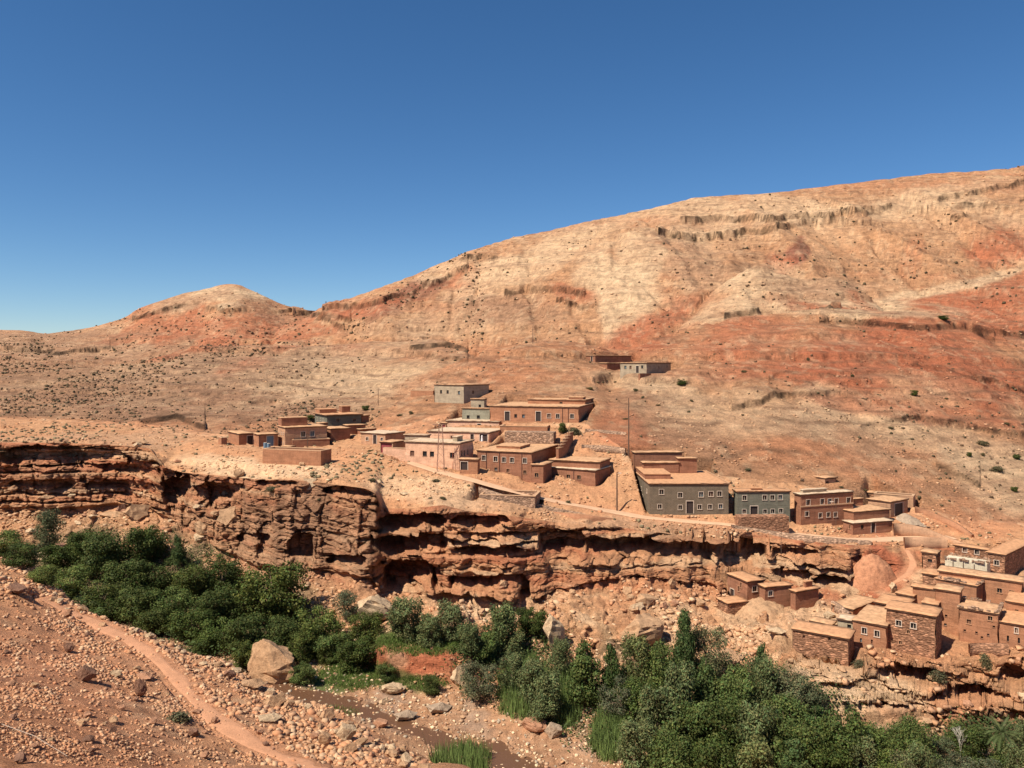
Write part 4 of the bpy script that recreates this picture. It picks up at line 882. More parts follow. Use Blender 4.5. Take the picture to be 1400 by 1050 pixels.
# brown two-storey group
bld('brown_house', 'big brown two-storey house with white-framed windows and dark drainpipes', 653, 727, 763.6, 618, 656, 69, 'brown', win=ws('L', [(661.5, 626), (677.5, 627.5), (689, 628.5), (700, 629), (717.5, 629.8)], .9, 1.1) + ws('L', [(678, 641.5), (694.5, 643.5), (717.5, 645.5)], .75, .8, 'n'), pipes=[('L', 665), ('L', 683), ('L', 713.5)], rooms=[(.25, .6, .35, .8, .45, 'adobe')])
bld('brown_extension', 'lower brown extension in front of the two-storey drainpipe house', 727, 743, 755, 635, 660, 69, 'brown', win=ws('L', [(733.5, 649.5)], .9, .9, 'n'))
bld('brown_annex', 'brown annex with a dark square doorway between pink and brown houses', 628.5, 653, 656, 627.5, 645, 78, 'adobe', Y=154.5, win=[('L', 634.5, 637, 1.4, 1.6, 'D')])
bld('brown_house', 'single-storey brown house with three small windows and a flat roof over two levels', 752, 814, 834, 642.5, 664, 60, 'brown', rm='p', win=ws('L', [(762, 650.5), (777, 651.5), (791.5, 652.5)], .9, .9, 'n'), pipes=[('L', 784.5)])
bld('rear_block', 'raised flat-roofed block behind the single-storey brown house', 752, 820, 834, 631, 650, 66, 'brown', Y=158, cut=False)
bld('stone_yard', 'pale stone enclosure below the village road, right of the cliff corner', 655.7, 731.8, 739, 679, 694, 79, 'dry', cat='enclosure', roof='open')
bld('terrace_wall', 'pale dry-stone retaining wall behind the brown two-storey house', 690, 757, 760, 591.5, 603, 80, 'dry', cat='wall', roof='none', Y=172, cut=False)
bld('terrace_wall', 'low brown terrace wall below the long orange-brown house', 683, 748, 757, 583.5, 590, 80, 'adobe', cat='wall', roof='open', Y=181, cut=False)
for k in range(6):
    f = k / 5
    bld('stepped_wall', 'stepped brown boundary wall climbing the slope behind the brown two-storey house', 776 - 15 * f, 779 - 15 * f, 784 - 14 * f, 592 + 21 * f, 605 + 21 * f, 65, 'brown', cat='wall', roof='open', Y=172 - 9 * f, cut=False, group='blocks of the stepped boundary wall', plinth=2)
# upper houses on the spur
bld('mud_house', 'long dark low house, highest of the village on the spur', 801, 814, 863, 485.5, 494.5, 34, 'brown', win=[('L', 809, 491, .9, 1.6, 'd')], plinth=5, front=3)
bld('mud_house', 'small dark store between the highest house and the pale-fronted one', 820.5, 830, 849, 496, 504, 34, 'brown', plinth=4, front=2)
bld('white_house', 'pale-fronted house with dark side wall, high on the spur', 848, 884, 917, 495.5, 510, 58, 'lgrey', plinth=4, front=4.5, win=[('L', 871.5, 505, .9, 2.1, 'd')] + ws('L', [(855, 502), (862, 502), (878, 501.5)], .8, 1.0, 'b') + ws('R', [(901, 502), (912, 501)], .7, .8, 'b'))
bld('low_wall', 'short brown wall below the pale-fronted house on the spur', 873, 875, 890, 511, 518, 40, 'brown', cat='wall', roof='open', cut=False)
# middle-right group
bld('brown_house', 'brown windowless house at the back left of the grey two-storey house', 864, 868, 933, 618, 636, 4, 'brown', Y=167)
bld('brown_house', 'brown front block with plain banded walls behind the grey two-storey house', 877, 880, 928, 632, 651, 3, 'brown', Y=162)
bld('brown_house', 'brown banded block with a level roof, right of its plain neighbour', 925, 928, 952.6, 626, 651, 3, 'brown', Y=162.5)
bld('big_grey_house', 'large grey two-storey house with ten white-framed windows and a porch', 868, 888, 996, 660.5, 702, 0, 'grey', rm='o', win=ws('R', [(904.4, 672.5), (930, 677), (958.5, 676), (972, 675.3), (983.7, 675)], .95, 1.05) + ws('R', [(902, 692.5), (930, 693.7), (956.6, 693.2), (970.7, 692.8), (985.2, 692.3)], .85, .95) + [('R', 943.2, 695, 1.3, 2.3, 'd')] + ws('L', [(872.5, 667.5), (877, 668), (884.5, 671.3)], .6, .8) + [('L', 878.5, 690, 1.1, 2.2, 'd')], rooms=[(.0, .34, .3, .9, .9, 'brown')])
bld('slate_house', 'grey-green two-storey house with a low white-framed door, right of the large grey one', 1002.5, 1008, 1080, 671, 706, 2, 'slate', rm='o', win=ws('R', [(1018, 680.7), (1045.5, 680.3), (1056, 680.2), (1066.8, 680)], .9, 1.0) + ws('R', [(1017.5, 699.3), (1046, 699.4), (1056.5, 699), (1067.6, 698.3)], .8, .9) + [('R', 1031, 699.5, 1.4, 1.9, 'd')], rooms=[(.3, .5, .4, .6, .25, 'adobe')])
bld('terrace_wall', 'red-brown stone terrace wall in front of the grey-green house', 1006, 1010, 1079, 706.5, 717, 2, 'stone', cat='wall', roof='none', Y=143.6, L_=2.4, cut=False, plinth=2)
bld('rear_house', 'low dark-walled house behind the roof of the large grey house', 958, 962, 1025, 648.5, 664, 3, 'brown', Y=167, cut=False)
bld('rear_house', 'low house with a raised dark parapet behind the grey-green house', 1056, 1060, 1096, 655, 668, 10, 'brown', Y=167, cut=False)
bld('banded_house', 'brown two-storey house with a grey upper storey band and paired rows of windows', 1086, 1095, 1166, 675.4, 717, 18.6, 'brown', rm='p', band=3.35, win=ws('R', [(1105, 687), (1124.3, 685.7), (1134.6, 685.5), (1143.4, 685.2), (1160, 684)], 1.0, 1.15) + ws('R', [(1103.3, 702.5), (1121.6, 704.6), (1132.5, 703.7), (1142.4, 703.6), (1158.5, 701)], .9, 1.0), rooms=[(.1, .55, .5, .9, .5, 'lgrey')])
bld('roof_hut', 'small hut with an open dark window on the roof of the banded brown house', 1108.6, 1128, 1143.7, 653, 666, 25, 'buff', Y=163, win=[('R', 1131, 662, 1.0, 1.4, 'b')], cut=False)
bld('brown_store', 'small dark stepped store between the banded house and the yard', 1163, 1166, 1179, 681.5, 697, 20, 'brown', Y=155)
bld('yard_wall', 'dark mud wall rising to the right of the banded brown house', 1160, 1167, 1216.6, 699, 711, 20, 'brown', cat='wall', Y=149.5, L_=5, cut=False)
bld('garage', 'brown building with a wide dark gate beside the grey gravel heap', 1186, 1217, 1241, 685.5, 707, 35, 'buff', win=[('R', 1229, 700, 3.0, 2.4, 'd')], Y=155)
bld('courtyard_wall', 'high pinkish courtyard wall at the right end of the main village', 1195, 1249, 1251, 679, 704, 58, 'buff', cat='wall', roof='open', Y=160)
bld('stone_house', 'brown rubble house behind the dark stepped store, at the courtyard wall', 1165, 1195, 1198, 673, 690, 64, 'stone', Y=166, cut=False)
bld('roadside_shop', 'low dark building with a pale flat roof beside the road', 1153, 1166, 1220, 714.5, 730.5, 17, 'brown', rm='p', cat='shop', win=ws('L', [(1162, 720.5)], .5, .8, 'n') + ws('R', [(1179, 720.5)], .8, .9, 'b') + [('R', 1194, 724, .9, 1.9, 'd')])
# hamlet on the right
A = 52
bld('tower_house', 'tall brown house with a sloping orange roof alone under the cliff', 995, 1022, 1043.6, 794, 833, 20, 'brown', rm='o', win=[('L', 1001, 812, 1.0, 1.6, 'd')] + ws('L', [(1010, 805), (1013, 800)], .5, 1.0, 'n') + ws('R', [(1031.8, 805)], 1.0, 1.0, 'w'), ov=.25)
bld('brown_annex', 'brown single-storey wing joined to the right of the tall house under the cliff', 1038, 1046, 1082.6, 801.7, 820, 16, 'brown', rm='o', Y=127, win=ws('R', [(1053.5, 811.5)], .9, .9, 'w'))
bld('low_store', 'low flat-roofed store at the foot of the tall house under the cliff', 985, 995, 1022, 824, 838, 18, 'stone', rm='o', L_=3, cat='store', plinth=1.5)
bld('brown_house', 'round-cornered brown house right of the tall house, casting a broad shadow', 1080.7, 1088, 1119.7, 808, 833, 26, 'brown', rm='o', rooms=[(.55, .85, .6, .9, .9, 'brown')])
bld('low_house', 'low house with twin slabbed roofs, rearmost at the left of the lower hamlet', 1138, 1166, 1198, 832, 842, 40, 'adobe', rm=None, Y=121)
bld('stone_house', 'stone house with a dark-edged roof, lowest and leftmost of the hamlet', 1084, 1160, 1168, 872, 910, A + 4, 'stone', rm='o', win=ws('L', [(1099, 871), (1134, 873.5)], .4, .5, 'b'))
bld('white_house', 'small whitewashed house wedged between two stone houses', 1145.7, 1166.5, 1170, 848, 869, A + 6, 'cream', Y=112.5, rm='p', win=ws('L', [(1161, 856.5), (1152, 863)], .6, .6, 'b'), plinth=4)
bld('adobe_house', 'smooth brown house with pale roof, left of the stone tower house', 1166.8, 1211.5, 1222, 854.6, 893, A, 'adobe', rm=None, L_=None, Y=109, W_=8.5, win=ws('L', [(1181.6, 862.5), (1199, 866.5)], .7, .95) + ws('L', [(1177, 875.5), (1192, 877.5)], .3, .7, 'b'), plinth=4)
bld('stone_tower', 'tall stone house with two white-framed windows above the lower cliff', 1211.5, 1279, 1287, 841.7, 900, A, 'stone', rm='o', Y=106.5, win=ws('L', [(1228.6, 852), (1248.7, 855.5)], .75, .8) + ws('L', [(1242, 864), (1231, 878.5)], .4, .55, 'n'), plinth=4)
bld('mud_hut', 'small mud hut with a pitted front behind the stone tower house', 1226, 1248, 1264, 814, 826, A - 8, 'adobe', rm='o', Y=122)
bld('roof_wing', 'low wing with a slanting roof behind the small mud hut', 1247, 1278, 1281, 805, 822, A, 'adobe', rm='o', Y=121, cut=False)
bld('adobe_tower', 'plain square adobe tower with a crumbling base, centre of the hamlet', 1278, 1311, 1316, 808.5, 858, A, 'adobe', rm=None, Y=113.5, win=ws('L', [(1293.5, 842), (1292.5, 854)], .4, .4, 'b'), plinth=5)
bld('ruined_house', 'ruined adobe house with a broken wall head and one black side wall', 1280, 1335, 1354, 800, 828, A - 10, 'adobe', Y=118.5, roof='slab', rm='o', stones=True, plinth=5)
bld('ruined_house', 'ruined adobe house peppered with small holes above the lower cliff', 1311, 1364, 1370, 838, 884, A, 'adobe', Y=109, roof='slab', rm=None, stones=True, win=ws('L', [(1324.6, 850), (1353.7, 845.5)], .6, .7, 'n') + ws('L', [(1319, 862), (1335, 865), (1358.8, 857), (1342.5, 871.5), (1351, 868)], .35, .35, 'b'), plinth=5)
bld('adobe_house', 'adobe house with drooping roof beams at the right edge, above the lower cliff', 1365, 1420, 1426, 857, 895, A, 'adobe', rm='o', Y=106.5, win=ws('L', [(1389.5, 862)], .4, .8, 'w') + ws('L', [(1378, 873), (1393, 876)], .3, .9, 'b'), plinth=5)
bld('long_adobe_house', 'long adobe house with a low pale roof across the back of the hamlet', 1283, 1397, 1404, 795, 845, A, 'adobe', rm=None, Y=117.5, W_=3.4, win=ws('L', [(1366.5, 807.5), (1383, 810.5)], .7, .8, 'n') + ws('L', [(1389, 822), (1376, 820)], .3, .3, 'b'), plinth=5)
bld('whitewashed_house', 'white walled house front with four rounded panels under rubble', 1292, 1349.5, 1354, 771, 784, 50, 'white', Y=128.5, L_=None, roof='none', stones=True, plinth=5, pipes=[('L', 1303), ('L', 1317), ('L', 1332)])  # dark tubes stand in for the grooves between the panels
for k, xx in enumerate([1301, 1316, 1331]): pass
bld('stone_house', 'stone house with three windows, highest of the lower hamlet', 1305, 1350, 1354, 751, 778, 42, 'stone', Y=135, rm='o', win=ws('L', [(1319, 751.5), (1335.5, 754.5)], .75, .95, 'w'), plinth=5)
bld('stone_house', 'stone house with one window and a black side wall at the right edge', 1350, 1374, 1412, 757.5, 784, 42, 'stone', Y=131, rm='o', win=ws('L', [(1362.5, 769.5)], .8, .9, 'w'), plinth=5)
bld('stone_hut', 'small square stone hut with one black hole left of the white panelled house', 1261, 1280, 1285, 756, 778, 50, 'stone', Y=134, win=ws('L', [(1271.5, 766.5)], .8, .6, 'b'), plinth=4)

wall_line('retaining_wall', 'smooth orange retaining wall below the road at its right end', [(1236, 748), (1262, 749), (1294, 748)], [1.75, 1.8, 1.7], .5, W['buff'])
wall_line('retaining_wall', 'curved orange wall above the road, sweeping from the shop to the right', [(1221, 731), (1245, 731), (1270, 734), (1300, 740), (1318, 744)], [2.1, 2.1, 1.7, .8, .2], .5, W['buff'])
wall_line('terrace_wall', 'long low dry-stone wall edging the slope below the village road', [(655, 668), (700, 684), (760, 699), (840, 712), (900, 719)], [.35, .5, .5, .4, .3], .5, W['dry'])
wall_line('terrace_wall', 'dry-stone terrace wall under the road right of the stone enclosure', [(745, 705), (800, 712), (850, 716)], [.9, 1.0, .8], .5, W['adobe'])
wall_line('terrace_wall', 'low stone wall under the road below the banded and grey-green houses', [(1000, 722), (1060, 733), (1120, 741), (1190, 744)], [.6, .8, .8, .6], .6, W['dry'])
wall_line('terrace_wall', 'rough terrace edge on the bare slope right of the orange-brown house', [(800, 590), (825, 592), (856, 594)], [.6, .7, .5], .5, W['dry'])
wall_line('terrace_wall', 'rough lower terrace edge left of the tall dark pole', [(795, 612), (825, 613), (855, 616)], [.6, .7, .5], .5, W['dry'])
wall_line('low_wall', 'crumbling low wall behind the low-roofed houses at the right end of the village', [(1251, 700), (1280, 708), (1310, 722), (1330, 735)], [1.2, 1.0, .9, .5], .5, W['adobe'])
wall_line('low_wall', 'broken stone wall below the ruined house at the lip of the lower ledge', [(1325, 893), (1350, 896), (1378, 893)], [1.2, 1.4, 1.2], .6, W['stone'])
wall_line('low_wall', 'crooked field wall between the round-cornered house and the hamlet', [(1138, 830), (1150, 836), (1162, 846)], [1.0, 1.1, .8], .5, W['dry'])

bld('adobe_house', 'low flat-roofed adobe house squeezed behind the stone tower house', 1196, 1236, 1242, 829, 842, 48, 'adobe', Y=116, W_=5, rm='o', cut=False, plinth=4)
bld('stone_store', 'small stone store between the twin-roofed house and the lowest stone house', 1108, 1136, 1142, 853, 868, 50, 'stone', Y=117, rm=None, plinth=3)
bld('adobe_store', 'little adobe store beside the pale rock in the middle of the hamlet', 1262, 1281, 1284, 826, 842, A, 'adobe', Y=113.8, rm='o', plinth=4, W_=3)
bld('adobe_house', 'adobe house cut by the right edge, between the long house and the drooping beams', 1376, 1412, 1420, 826, 850, A, 'adobe', Y=112, rm='o', plinth=5, win=ws('L', [(1390, 836)], .5, .6, 'b'))
bld('stone_hut', 'low stone hut under the white panelled wall, left of the ruined house', 1262, 1284, 1290, 786, 800, A, 'stone', Y=126, rm='o', plinth=3)
# ------------------------------------------------------------ ribbons: footpath, roads, river
MPATH, nt_, p_ = nodes('trodden_earth')
geo_ = add(nt_, 'ShaderNodeNewGeometry'); a_ = noise_n(nt_, geo_.outputs['Position'], 1.3, 8, .7); b_ = noise_n(nt_, geo_.outputs['Position'], 11, 6, .7)
rgb_ = add(nt_, 'ShaderNodeRGB'); rgb_.outputs[0].default_value = (*PATHC, 1)
c_ = mulc(nt_, rgb_.outputs[0], ramp(nt_, a_, [(.3, .8), (.7, 1.15)]), 1); c_ = mulc(nt_, c_, ramp(nt_, b_, [(.35, .85), (.65, 1.1)]), 1)
nt_.links.new(c_, p_.inputs['Base Color']); nt_.links.new(bump(nt_, b_, .04), p_.inputs['Normal'])
def ribbon(name, Q, width, mat, lift, n=8, jit=.25, seed=1):
    T_ = np.gradient(Q[:, :2], axis=0); T_ /= np.linalg.norm(T_, axis=1)[:, None] + 1e-9; Nn = np.stack([-T_[:, 1], T_[:, 0]], 1)
    s_ = np.arange(len(Q)); rows = []
    wl = width / 2 * (1 + jit * 2 * fb2(s_ / 5.0, s_ * 0 + seed, 3, 500)); wr_ = width / 2 * (1 + jit * 2 * fb2(s_ / 5.0, s_ * 0 + seed + 9, 3, 501))
    for i in range(n + 1):
        f = i / n * 2 - 1; off = np.where(f < 0, f * wl, f * wr_)
        edge = abs(f) ** 6
        rows.append(np.c_[Q[:, :2] + Nn * off[:, None], Q[:, 2] + lift - .10 * edge + EYE])
    V = np.stack(rows, 1).reshape(-1, 3); m = n + 1
    i = (np.arange(len(Q) - 1)[:, None] * m + np.arange(n)[None, :]).ravel()
    return tag(link(name, np_mesh(name, V, np.stack([i, i + 1, i + m + 1, i + m], 1), mat, True)), kind='structure')
def build_ribbons():
    MRD = plain_mat('dusty_road', (.58, .355, .215), .95, .1, .12, .6)
    ribbon('footpath', ROADS['footpath'][0], 1.15, MPATH, -.02, 6, .45); ribbon('dirt_road', ROADS['village_road'][0], 3.2, MRD, .03, 8); ribbon('hamlet_path', ROADS['hamlet_path'][0], 1.2, MPATH, -.03)
    # river: one strip lying in the channel
    m, nt, p = nodes('muddy_water'); p.inputs['Base Color'].default_value = (.135, .065, .035, 1); p.inputs['Roughness'].default_value = .16; p.inputs['Specular IOR Level'].default_value = .4
    g = add(nt, 'ShaderNodeNewGeometry'); a = noise_n(nt, g.outputs['Position'], 3.5, 4, .6); nt.links.new(bump(nt, a, .05), p.inputs['Normal'])
    yF, YF = L['F']; yG, YG = L['G']; zf = (zrow(yF, YF) + zrow(yG, YG)) / 2
    k = np.ones(21) / 21; zf = np.convolve(np.pad(zf, 10, 'edge'), k, 'valid')
    rows = []
    for t in np.linspace(-.25, 1.25, 7):
        Y = YF + (YG - YF) * t; rows.append(np.stack([XT * Y, Y, zf - .20 + EYE], 1))
    V = np.vstack(rows); i = (np.arange(6)[:, None] * NC + np.arange(NC - 1)[None, :]).ravel()
    tag(link('river', np_mesh('river', V, np.stack([i, i + 1, i + NC + 1, i + NC], 1), m, True)), kind='structure')

# ------------------------------------------------------------ rocks
def rock_mesh(seed, flat=1.0, fine=False):
    r = random.Random(seed); bm = bmesh.new()
    for _ in range(18):
        v = Vector((r.gauss(0, 1), r.gauss(0, 1), r.gauss(0, 1))).normalized(); k = .5
        m_ = max(abs(v.x), abs(v.y), abs(v.z)); v = v * (1 - k) + v / m_ * k
        bm.verts.new((v.x * .5 * r.uniform(.85, 1.1), v.y * .42 * r.uniform(.85, 1.1), v.z * .36 * flat * r.uniform(.85, 1.1)))
    bmesh.ops.convex_hull(bm, input=bm.verts[:]); 
    bmesh.ops.delete(bm, geom=[v for v in bm.verts if not v.link_faces], context='VERTS')
    if fine:
        bmesh.ops.subdivide_edges(bm, edges=bm.edges[:], cuts=3, use_grid_fill=True); bmesh.ops.triangulate(bm, faces=bm.faces[:])
        co = np.array([v.co[:] for v in bm.verts]); k1 = fb3(co[:, 0] * 5 + seed, co[:, 1] * 5, co[:, 2] * 9, 4, seed, .6); k2 = blocks2(co[:, 0] * 4 + co[:, 1] * 3 + seed, co[:, 2] * 7, seed)[0]
        for v, a, b in zip(bm.verts, k1, k2): v.co *= 1 + .20 * a + .17 * b
    me = bpy.data.meshes.new('rock'); bm.to_mesh(me); bm.free(); return me
def rock_mat(name, col):
    m, nt, p = nodes(name); tc = add(nt, 'ShaderNodeNewGeometry'); a = noise_n(nt, tc.outputs['Position'], 1.2, 8, .72); b = noise_n(nt, tc.outputs['Position'], 7, 6, .7)
    rgb = add(nt, 'ShaderNodeRGB'); rgb.outputs[0].default_value = (*col, 1)
    c = mulc(nt, rgb.outputs[0], ramp(nt, a, [(.3, .55), (.5, 1), (.7, 1.3)]), 1); c = mulc(nt, c, ramp(nt, b, [(.3, .75), (.7, 1.2)]), 1)
    nt.links.new(c, p.inputs['Base Color']); nt.links.new(bump(nt, b, .06, 1, bump(nt, a, .25)), p.inputs['Normal']); return m
RM = dict(b=rock_mat('buff_rock', (.44, .26, .145)), o=rock_mat('orange_rock', (.42, .215, .125)), d=rock_mat('dark_rock', (.24, .125, .08)), p=rock_mat('pale_rock', (.52, .36, .22)), g=rock_mat('grey_rock', (.38, .27, .185)))
ROCKS = {}
def rock_var(k, c, fine=False):
    if (k, c, fine) not in ROCKS:
        me = rock_mesh(k * 13 + 5, .85 if k % 3 else .55, fine); me.materials.append(RM[c]); ROCKS[(k, c, fine)] = me
    return ROCKS[(k, c, fine)]
def boulder(px, py, w, h, c, label, k=0, tilt=0, rz=None, group=None, deep=1.0, dmin=0, name='boulder'):
    P = hit(px, py, dmin); sx = w / F * P[1]; sz = h / F * P[1]
    o = link(name, rock_var(k, c, w > 11)); r = random.Random(int(px * 31 + py))
    o.scale = (sx * 1.02, sx * deep * 1.02, sz / (.62 if k % 3 else .42)); o.location = (P[0], P[1] + sx * deep * .25, P[2] + EYE + sz * .40)
    o.rotation_euler = (RD(r.uniform(-6, 6)), RD(tilt), RD(r.uniform(-40, 40) if rz is None else rz)); tag(o, label, 'boulder', group); return o
def build_boulders():
    big = [(366, 936, 66, 62, 'b', 'huge buff boulder on the rim of the near slope above the stream', 7, -4),
           (49, 768, 26, 13, 'p', 'pale flat slab on the rim at the left, touching the trees', 3, 8), (80, 758, 26, 16, 'd', 'dark rock behind the pale rim slab, half among trees', 1, -10), (18, 812, 30, 14, 'd', 'dark block at the left edge of the near slope', 2, 12),
           (89, 843, 16, 11, 'o', 'squared orange block just above the start of the footpath', 4, 0), (92, 892, 13, 14, 'd', 'small dark upright stone below the start of the footpath', 1, 20), (114, 932, 26, 22, 'd', 'dark jagged rock standing alone left of the footpath', 2, 25), (156, 926, 17, 10, 'p', 'pale flat-topped block between dark rocks left of the path', 4, 0),
           (190, 953, 17, 27, 'd', 'tall dark leaning slab beside the dry shrub', 1, 28), (196, 930, 24, 10, 'o', 'broad low slab touching the left edge of the path', 3, 6), (153, 1003, 10, 10, 'd', 'small dark stone low on the near slope, centre left', 4, 10), (262, 1008, 15, 13, 'd', 'dark broken stone just below the green tussock', 2, -15),
           (117, 833, 18, 14, 'p', 'pale rim stone at the head of the footpath', 2, 0), (134, 838, 14, 10, 'p', 'second pale stone along the rim wall beside the path', 4, 0), (210, 862, 15, 9, 'p', 'lone pale stone on the rim halfway down the path', 1, 0), (304, 896, 17, 9, 'b', 'buff rim stone left of the huge boulder', 4, 0), (321, 902, 15, 10, 'b', 'small buff stone against the foot of the huge boulder', 2, 0),
           (313, 928, 16, 12, 'd', 'dark stone below the rim, left of the huge boulder', 1, 15), (343, 943, 32, 14, 'b', 'wide ledge stone under the huge boulder', 3, 5), (375, 966, 26, 16, 'b', 'blocky buff stone right below the huge boulder', 4, 0), (395, 968, 14, 12, 'b', 'small square stone at the rim above the wet bank', 2, 0), (366, 988, 30, 9, 'p', 'long pale flat slab on the near slope by the path', 3, 0),
           (447, 986, 18, 18, 'b', 'square standing stone on the rim above the green grass strip', 4, 8), (443, 1020, 17, 20, 'b', 'pointed stone leftmost of the rim cluster near the bottom', 1, -15), (472, 1014, 27, 25, 'p', 'largest pale stone of the rim cluster near the bottom', 2, 0), (478, 1030, 18, 14, 'b', 'stone in front of the largest pale rim stone', 4, 0), (429, 1012, 12, 11, 'o', 'small orange stone left of the rim cluster', 2, 0),
           (536, 950, 31, 15, 'p', 'white-topped boulder on the river bank below the red earth bank', 1, 0), (525, 963, 12, 9, 'p', 'small pale stone beside the white-topped river boulder', 4, 0), (519, 996, 20, 13, 'o', 'rounded orange stone at the edge of the brown water', 2, 0), (554, 986, 29, 14, 'g', 'flat grey slab in the middle of the stream', 3, 0), (600, 976, 32, 14, 'g', 'flat grey slab on the far side of the stream', 3, 6),
           (731, 1002, 34, 20, 'o', 'orange boulder under the reeds by the shaded bank', 1, 0), (757, 1010, 24, 22, 'g', 'shaded grey boulder at the foot of the willow clump', 2, 0), (631, 938, 26, 32, 'p', 'pale pillar of rock at the right end of the red earth bank', 4, 0), (655, 908, 30, 16, 'b', 'buff rock beneath the olive-green willow', 2, 0),
           (512, 852, 52, 38, 'p', 'huge pale boulder fallen at the foot of the cliff', 1, 12), (507, 862, 13, 15, 'p', 'white stone below the huge pale fallen boulder', 4, 0), (320, 842, 12, 24, 'p', 'white upright rock among the dark trees', 1, 20), (348, 790, 34, 9, 'b', 'layered slab under the cliff behind the dark walnut tree', 3, 0), (350, 799, 28, 8, 'o', 'lower layered slab behind the dark walnut tree', 6, 0),
           (326, 653, 14, 14, 'b', 'tilted buff block on the cliff brow below the walled enclosure', 1, -30), (421, 669, 20, 17, 'p', 'pale cubic boulder perched on the cliff brow', 4, 0), (758, 888, 32, 52, 'p', 'white weathered outcrop right of the dark round tree', 1, -14), (883, 830, 34, 18, 'b', 'cluster boulder on the slope below the cliff, largest of its pile', 2, 0), (872, 834, 18, 10, 'p', 'pale stone at the foot of the cluster boulder', 4, 0),
           (858, 813, 13, 12, 'b', 'lone boulder on the slope above the boulder pile', 4, 0), (919, 805, 13, 15, 'b', 'upright boulder right of the pile under the cliff', 1, 0), (957, 830, 17, 12, 'b', 'boulder near the tall house under the cliff', 2, 0), (908, 832, 12, 9, 'o', 'left of two small orange boulders right of the pile', 4, 0), (922, 830, 12, 10, 'o', 'right of two small orange boulders right of the pile', 2, 0),
           (882, 886, 60, 46, 'b', 'great leaning slab with a shadowed hollow above the trees', 1, -32), (993, 908, 52, 17, 'b', 'long buff slab at the edge of the trees under the stone house', 3, 0), (184, 710, 29, 23, 'b', 'large fallen block with a flat face in the left scree', 4, 18), (94, 685, 21, 13, 'p', 'oval pale boulder under the left cliff', 2, 0), (165, 701, 12, 13, 'd', 'dark block touching the large fallen block in the left scree', 4, 0),
           (152, 708, 36, 9, 'b', 'long low slab in the left scree above the trees', 3, 0), (23, 700, 21, 12, 'd', 'dark boulder at the far left below the cliff', 2, 0), (59, 684, 19, 8, 'b', 'flat boulder left of the oval pale one', 3, 0), (275, 734, 22, 24, 'b', 'pointed block inside the dark cliff notch', 1, 10), (309, 717, 27, 25, 'b', 'large broken block right of the dark cliff notch', 4, -20),
           (190, 608, 22, 8, 'b', 'flat dark-edged slab on top of the left cliff', 3, 0), (270, 742, 20, 14, 'p', 'pale block at the foot of the cliff notch', 2, 0), (1063, 868, 24, 10, 'p', 'pale stone slab left of the lowest stone house', 3, 0), (1135, 846, 16, 10, 'p', 'pale rock between the round-cornered house and the hamlet', 2, 0), (1222, 810, 14, 15, 'p', 'pale rock between two roofs of the hamlet', 1, 0)]
        
    mound('rock_slab', 'smooth sloping slab of rock below the wing of the tall house', 'rock slab', 1052, 850, 104, 24, .7, RM['b'], 3, 1.5, 1.0)
    mound('red_outcrop', 'smooth round red outcrop beside the footpath to the hamlet', 'outcrop', 1205, 806, 84, 44, .7, rock_mat('red_rock', (.45, .205, .11)), 5, 1.7, .95)
    for b in big:
        boulder(b[0], b[1], b[2], b[3], b[4], b[5], b[6], b[7] * .6, deep=.9)
    r = random.Random(11); n = 0
    marks = [(366, 920, 'the huge boulder'), (190, 945, 'the tall leaning slab'), (242, 978, 'the grey-green tussock'), (114, 925, 'the jagged dark rock'), (472, 1008, 'the rim cluster'), (49, 765, 'the pale rim slab'), (156, 922, 'the pale flat-topped block'), (262, 1003, 'the broken stone below the tussock'), (153, 1000, 'the small low dark stone'), (45, 1010, 'the thin cable'), (447, 980, 'the square standing stone'), (92, 885, 'the upright stone by the path head'),
             (512, 840, 'the huge fallen boulder'), (758, 870, 'the white outcrop'), (883, 825, 'the boulder pile'), (882, 870, 'the great leaning slab'), (1010, 815, 'the tall house'), (536, 945, 'the white-topped river boulder'), (731, 998, 'the orange boulder under the reeds'), (554, 982, 'the grey mid-stream slab'), (600, 972, 'the grey far-side slab'), (184, 700, 'the large fallen block'), (94, 680, 'the oval pale boulder'), (275, 725, 'the cliff notch'), (23, 695, 'the far-left dark boulder'),
             (326, 650, 'the tilted brow block'), (421, 662, 'the perched cubic boulder'), (190, 605, 'the dark-edged cliff-top slab'), (400, 630, 'the walled enclosure'), (520, 680, 'the cliff corner'), (1245, 870, 'the stone tower'), (1110, 880, 'the lowest stone house'), (1340, 870, 'the ruined houses'), (1368, 1000, 'the palm'), (1152, 980, 'the fresh green tree'), (700, 760, 'the middle cliff'), (640, 920, 'the red earth bank')]
    CW = dict(b='buff', o='orange', d='dark', p='pale', g='grey'); used = {}
    def named_label(px, py, c, s_, lo, hi, noun):
        mx, my_, nm = min(marks, key=lambda m_: (m_[0] - px) ** 2 + 2 * (m_[1] - py) ** 2)
        dx, dy = px - mx, py - my_; far = math.hypot(dx, dy) > 55
        d_ = ('right of' if dx > 0 else 'left of') if abs(dx) > abs(dy) else ('below' if dy > 0 else 'above')
        sz = 'small' if s_ < lo + (hi - lo) / 3 else ('large' if s_ > lo + 2 * (hi - lo) / 3 else 'mid-sized')
        lb = sz + ' ' + CW[c] + ' ' + noun + ' ' + ('far ' if far else 'just ') + d_ + ' ' + nm
        return lb
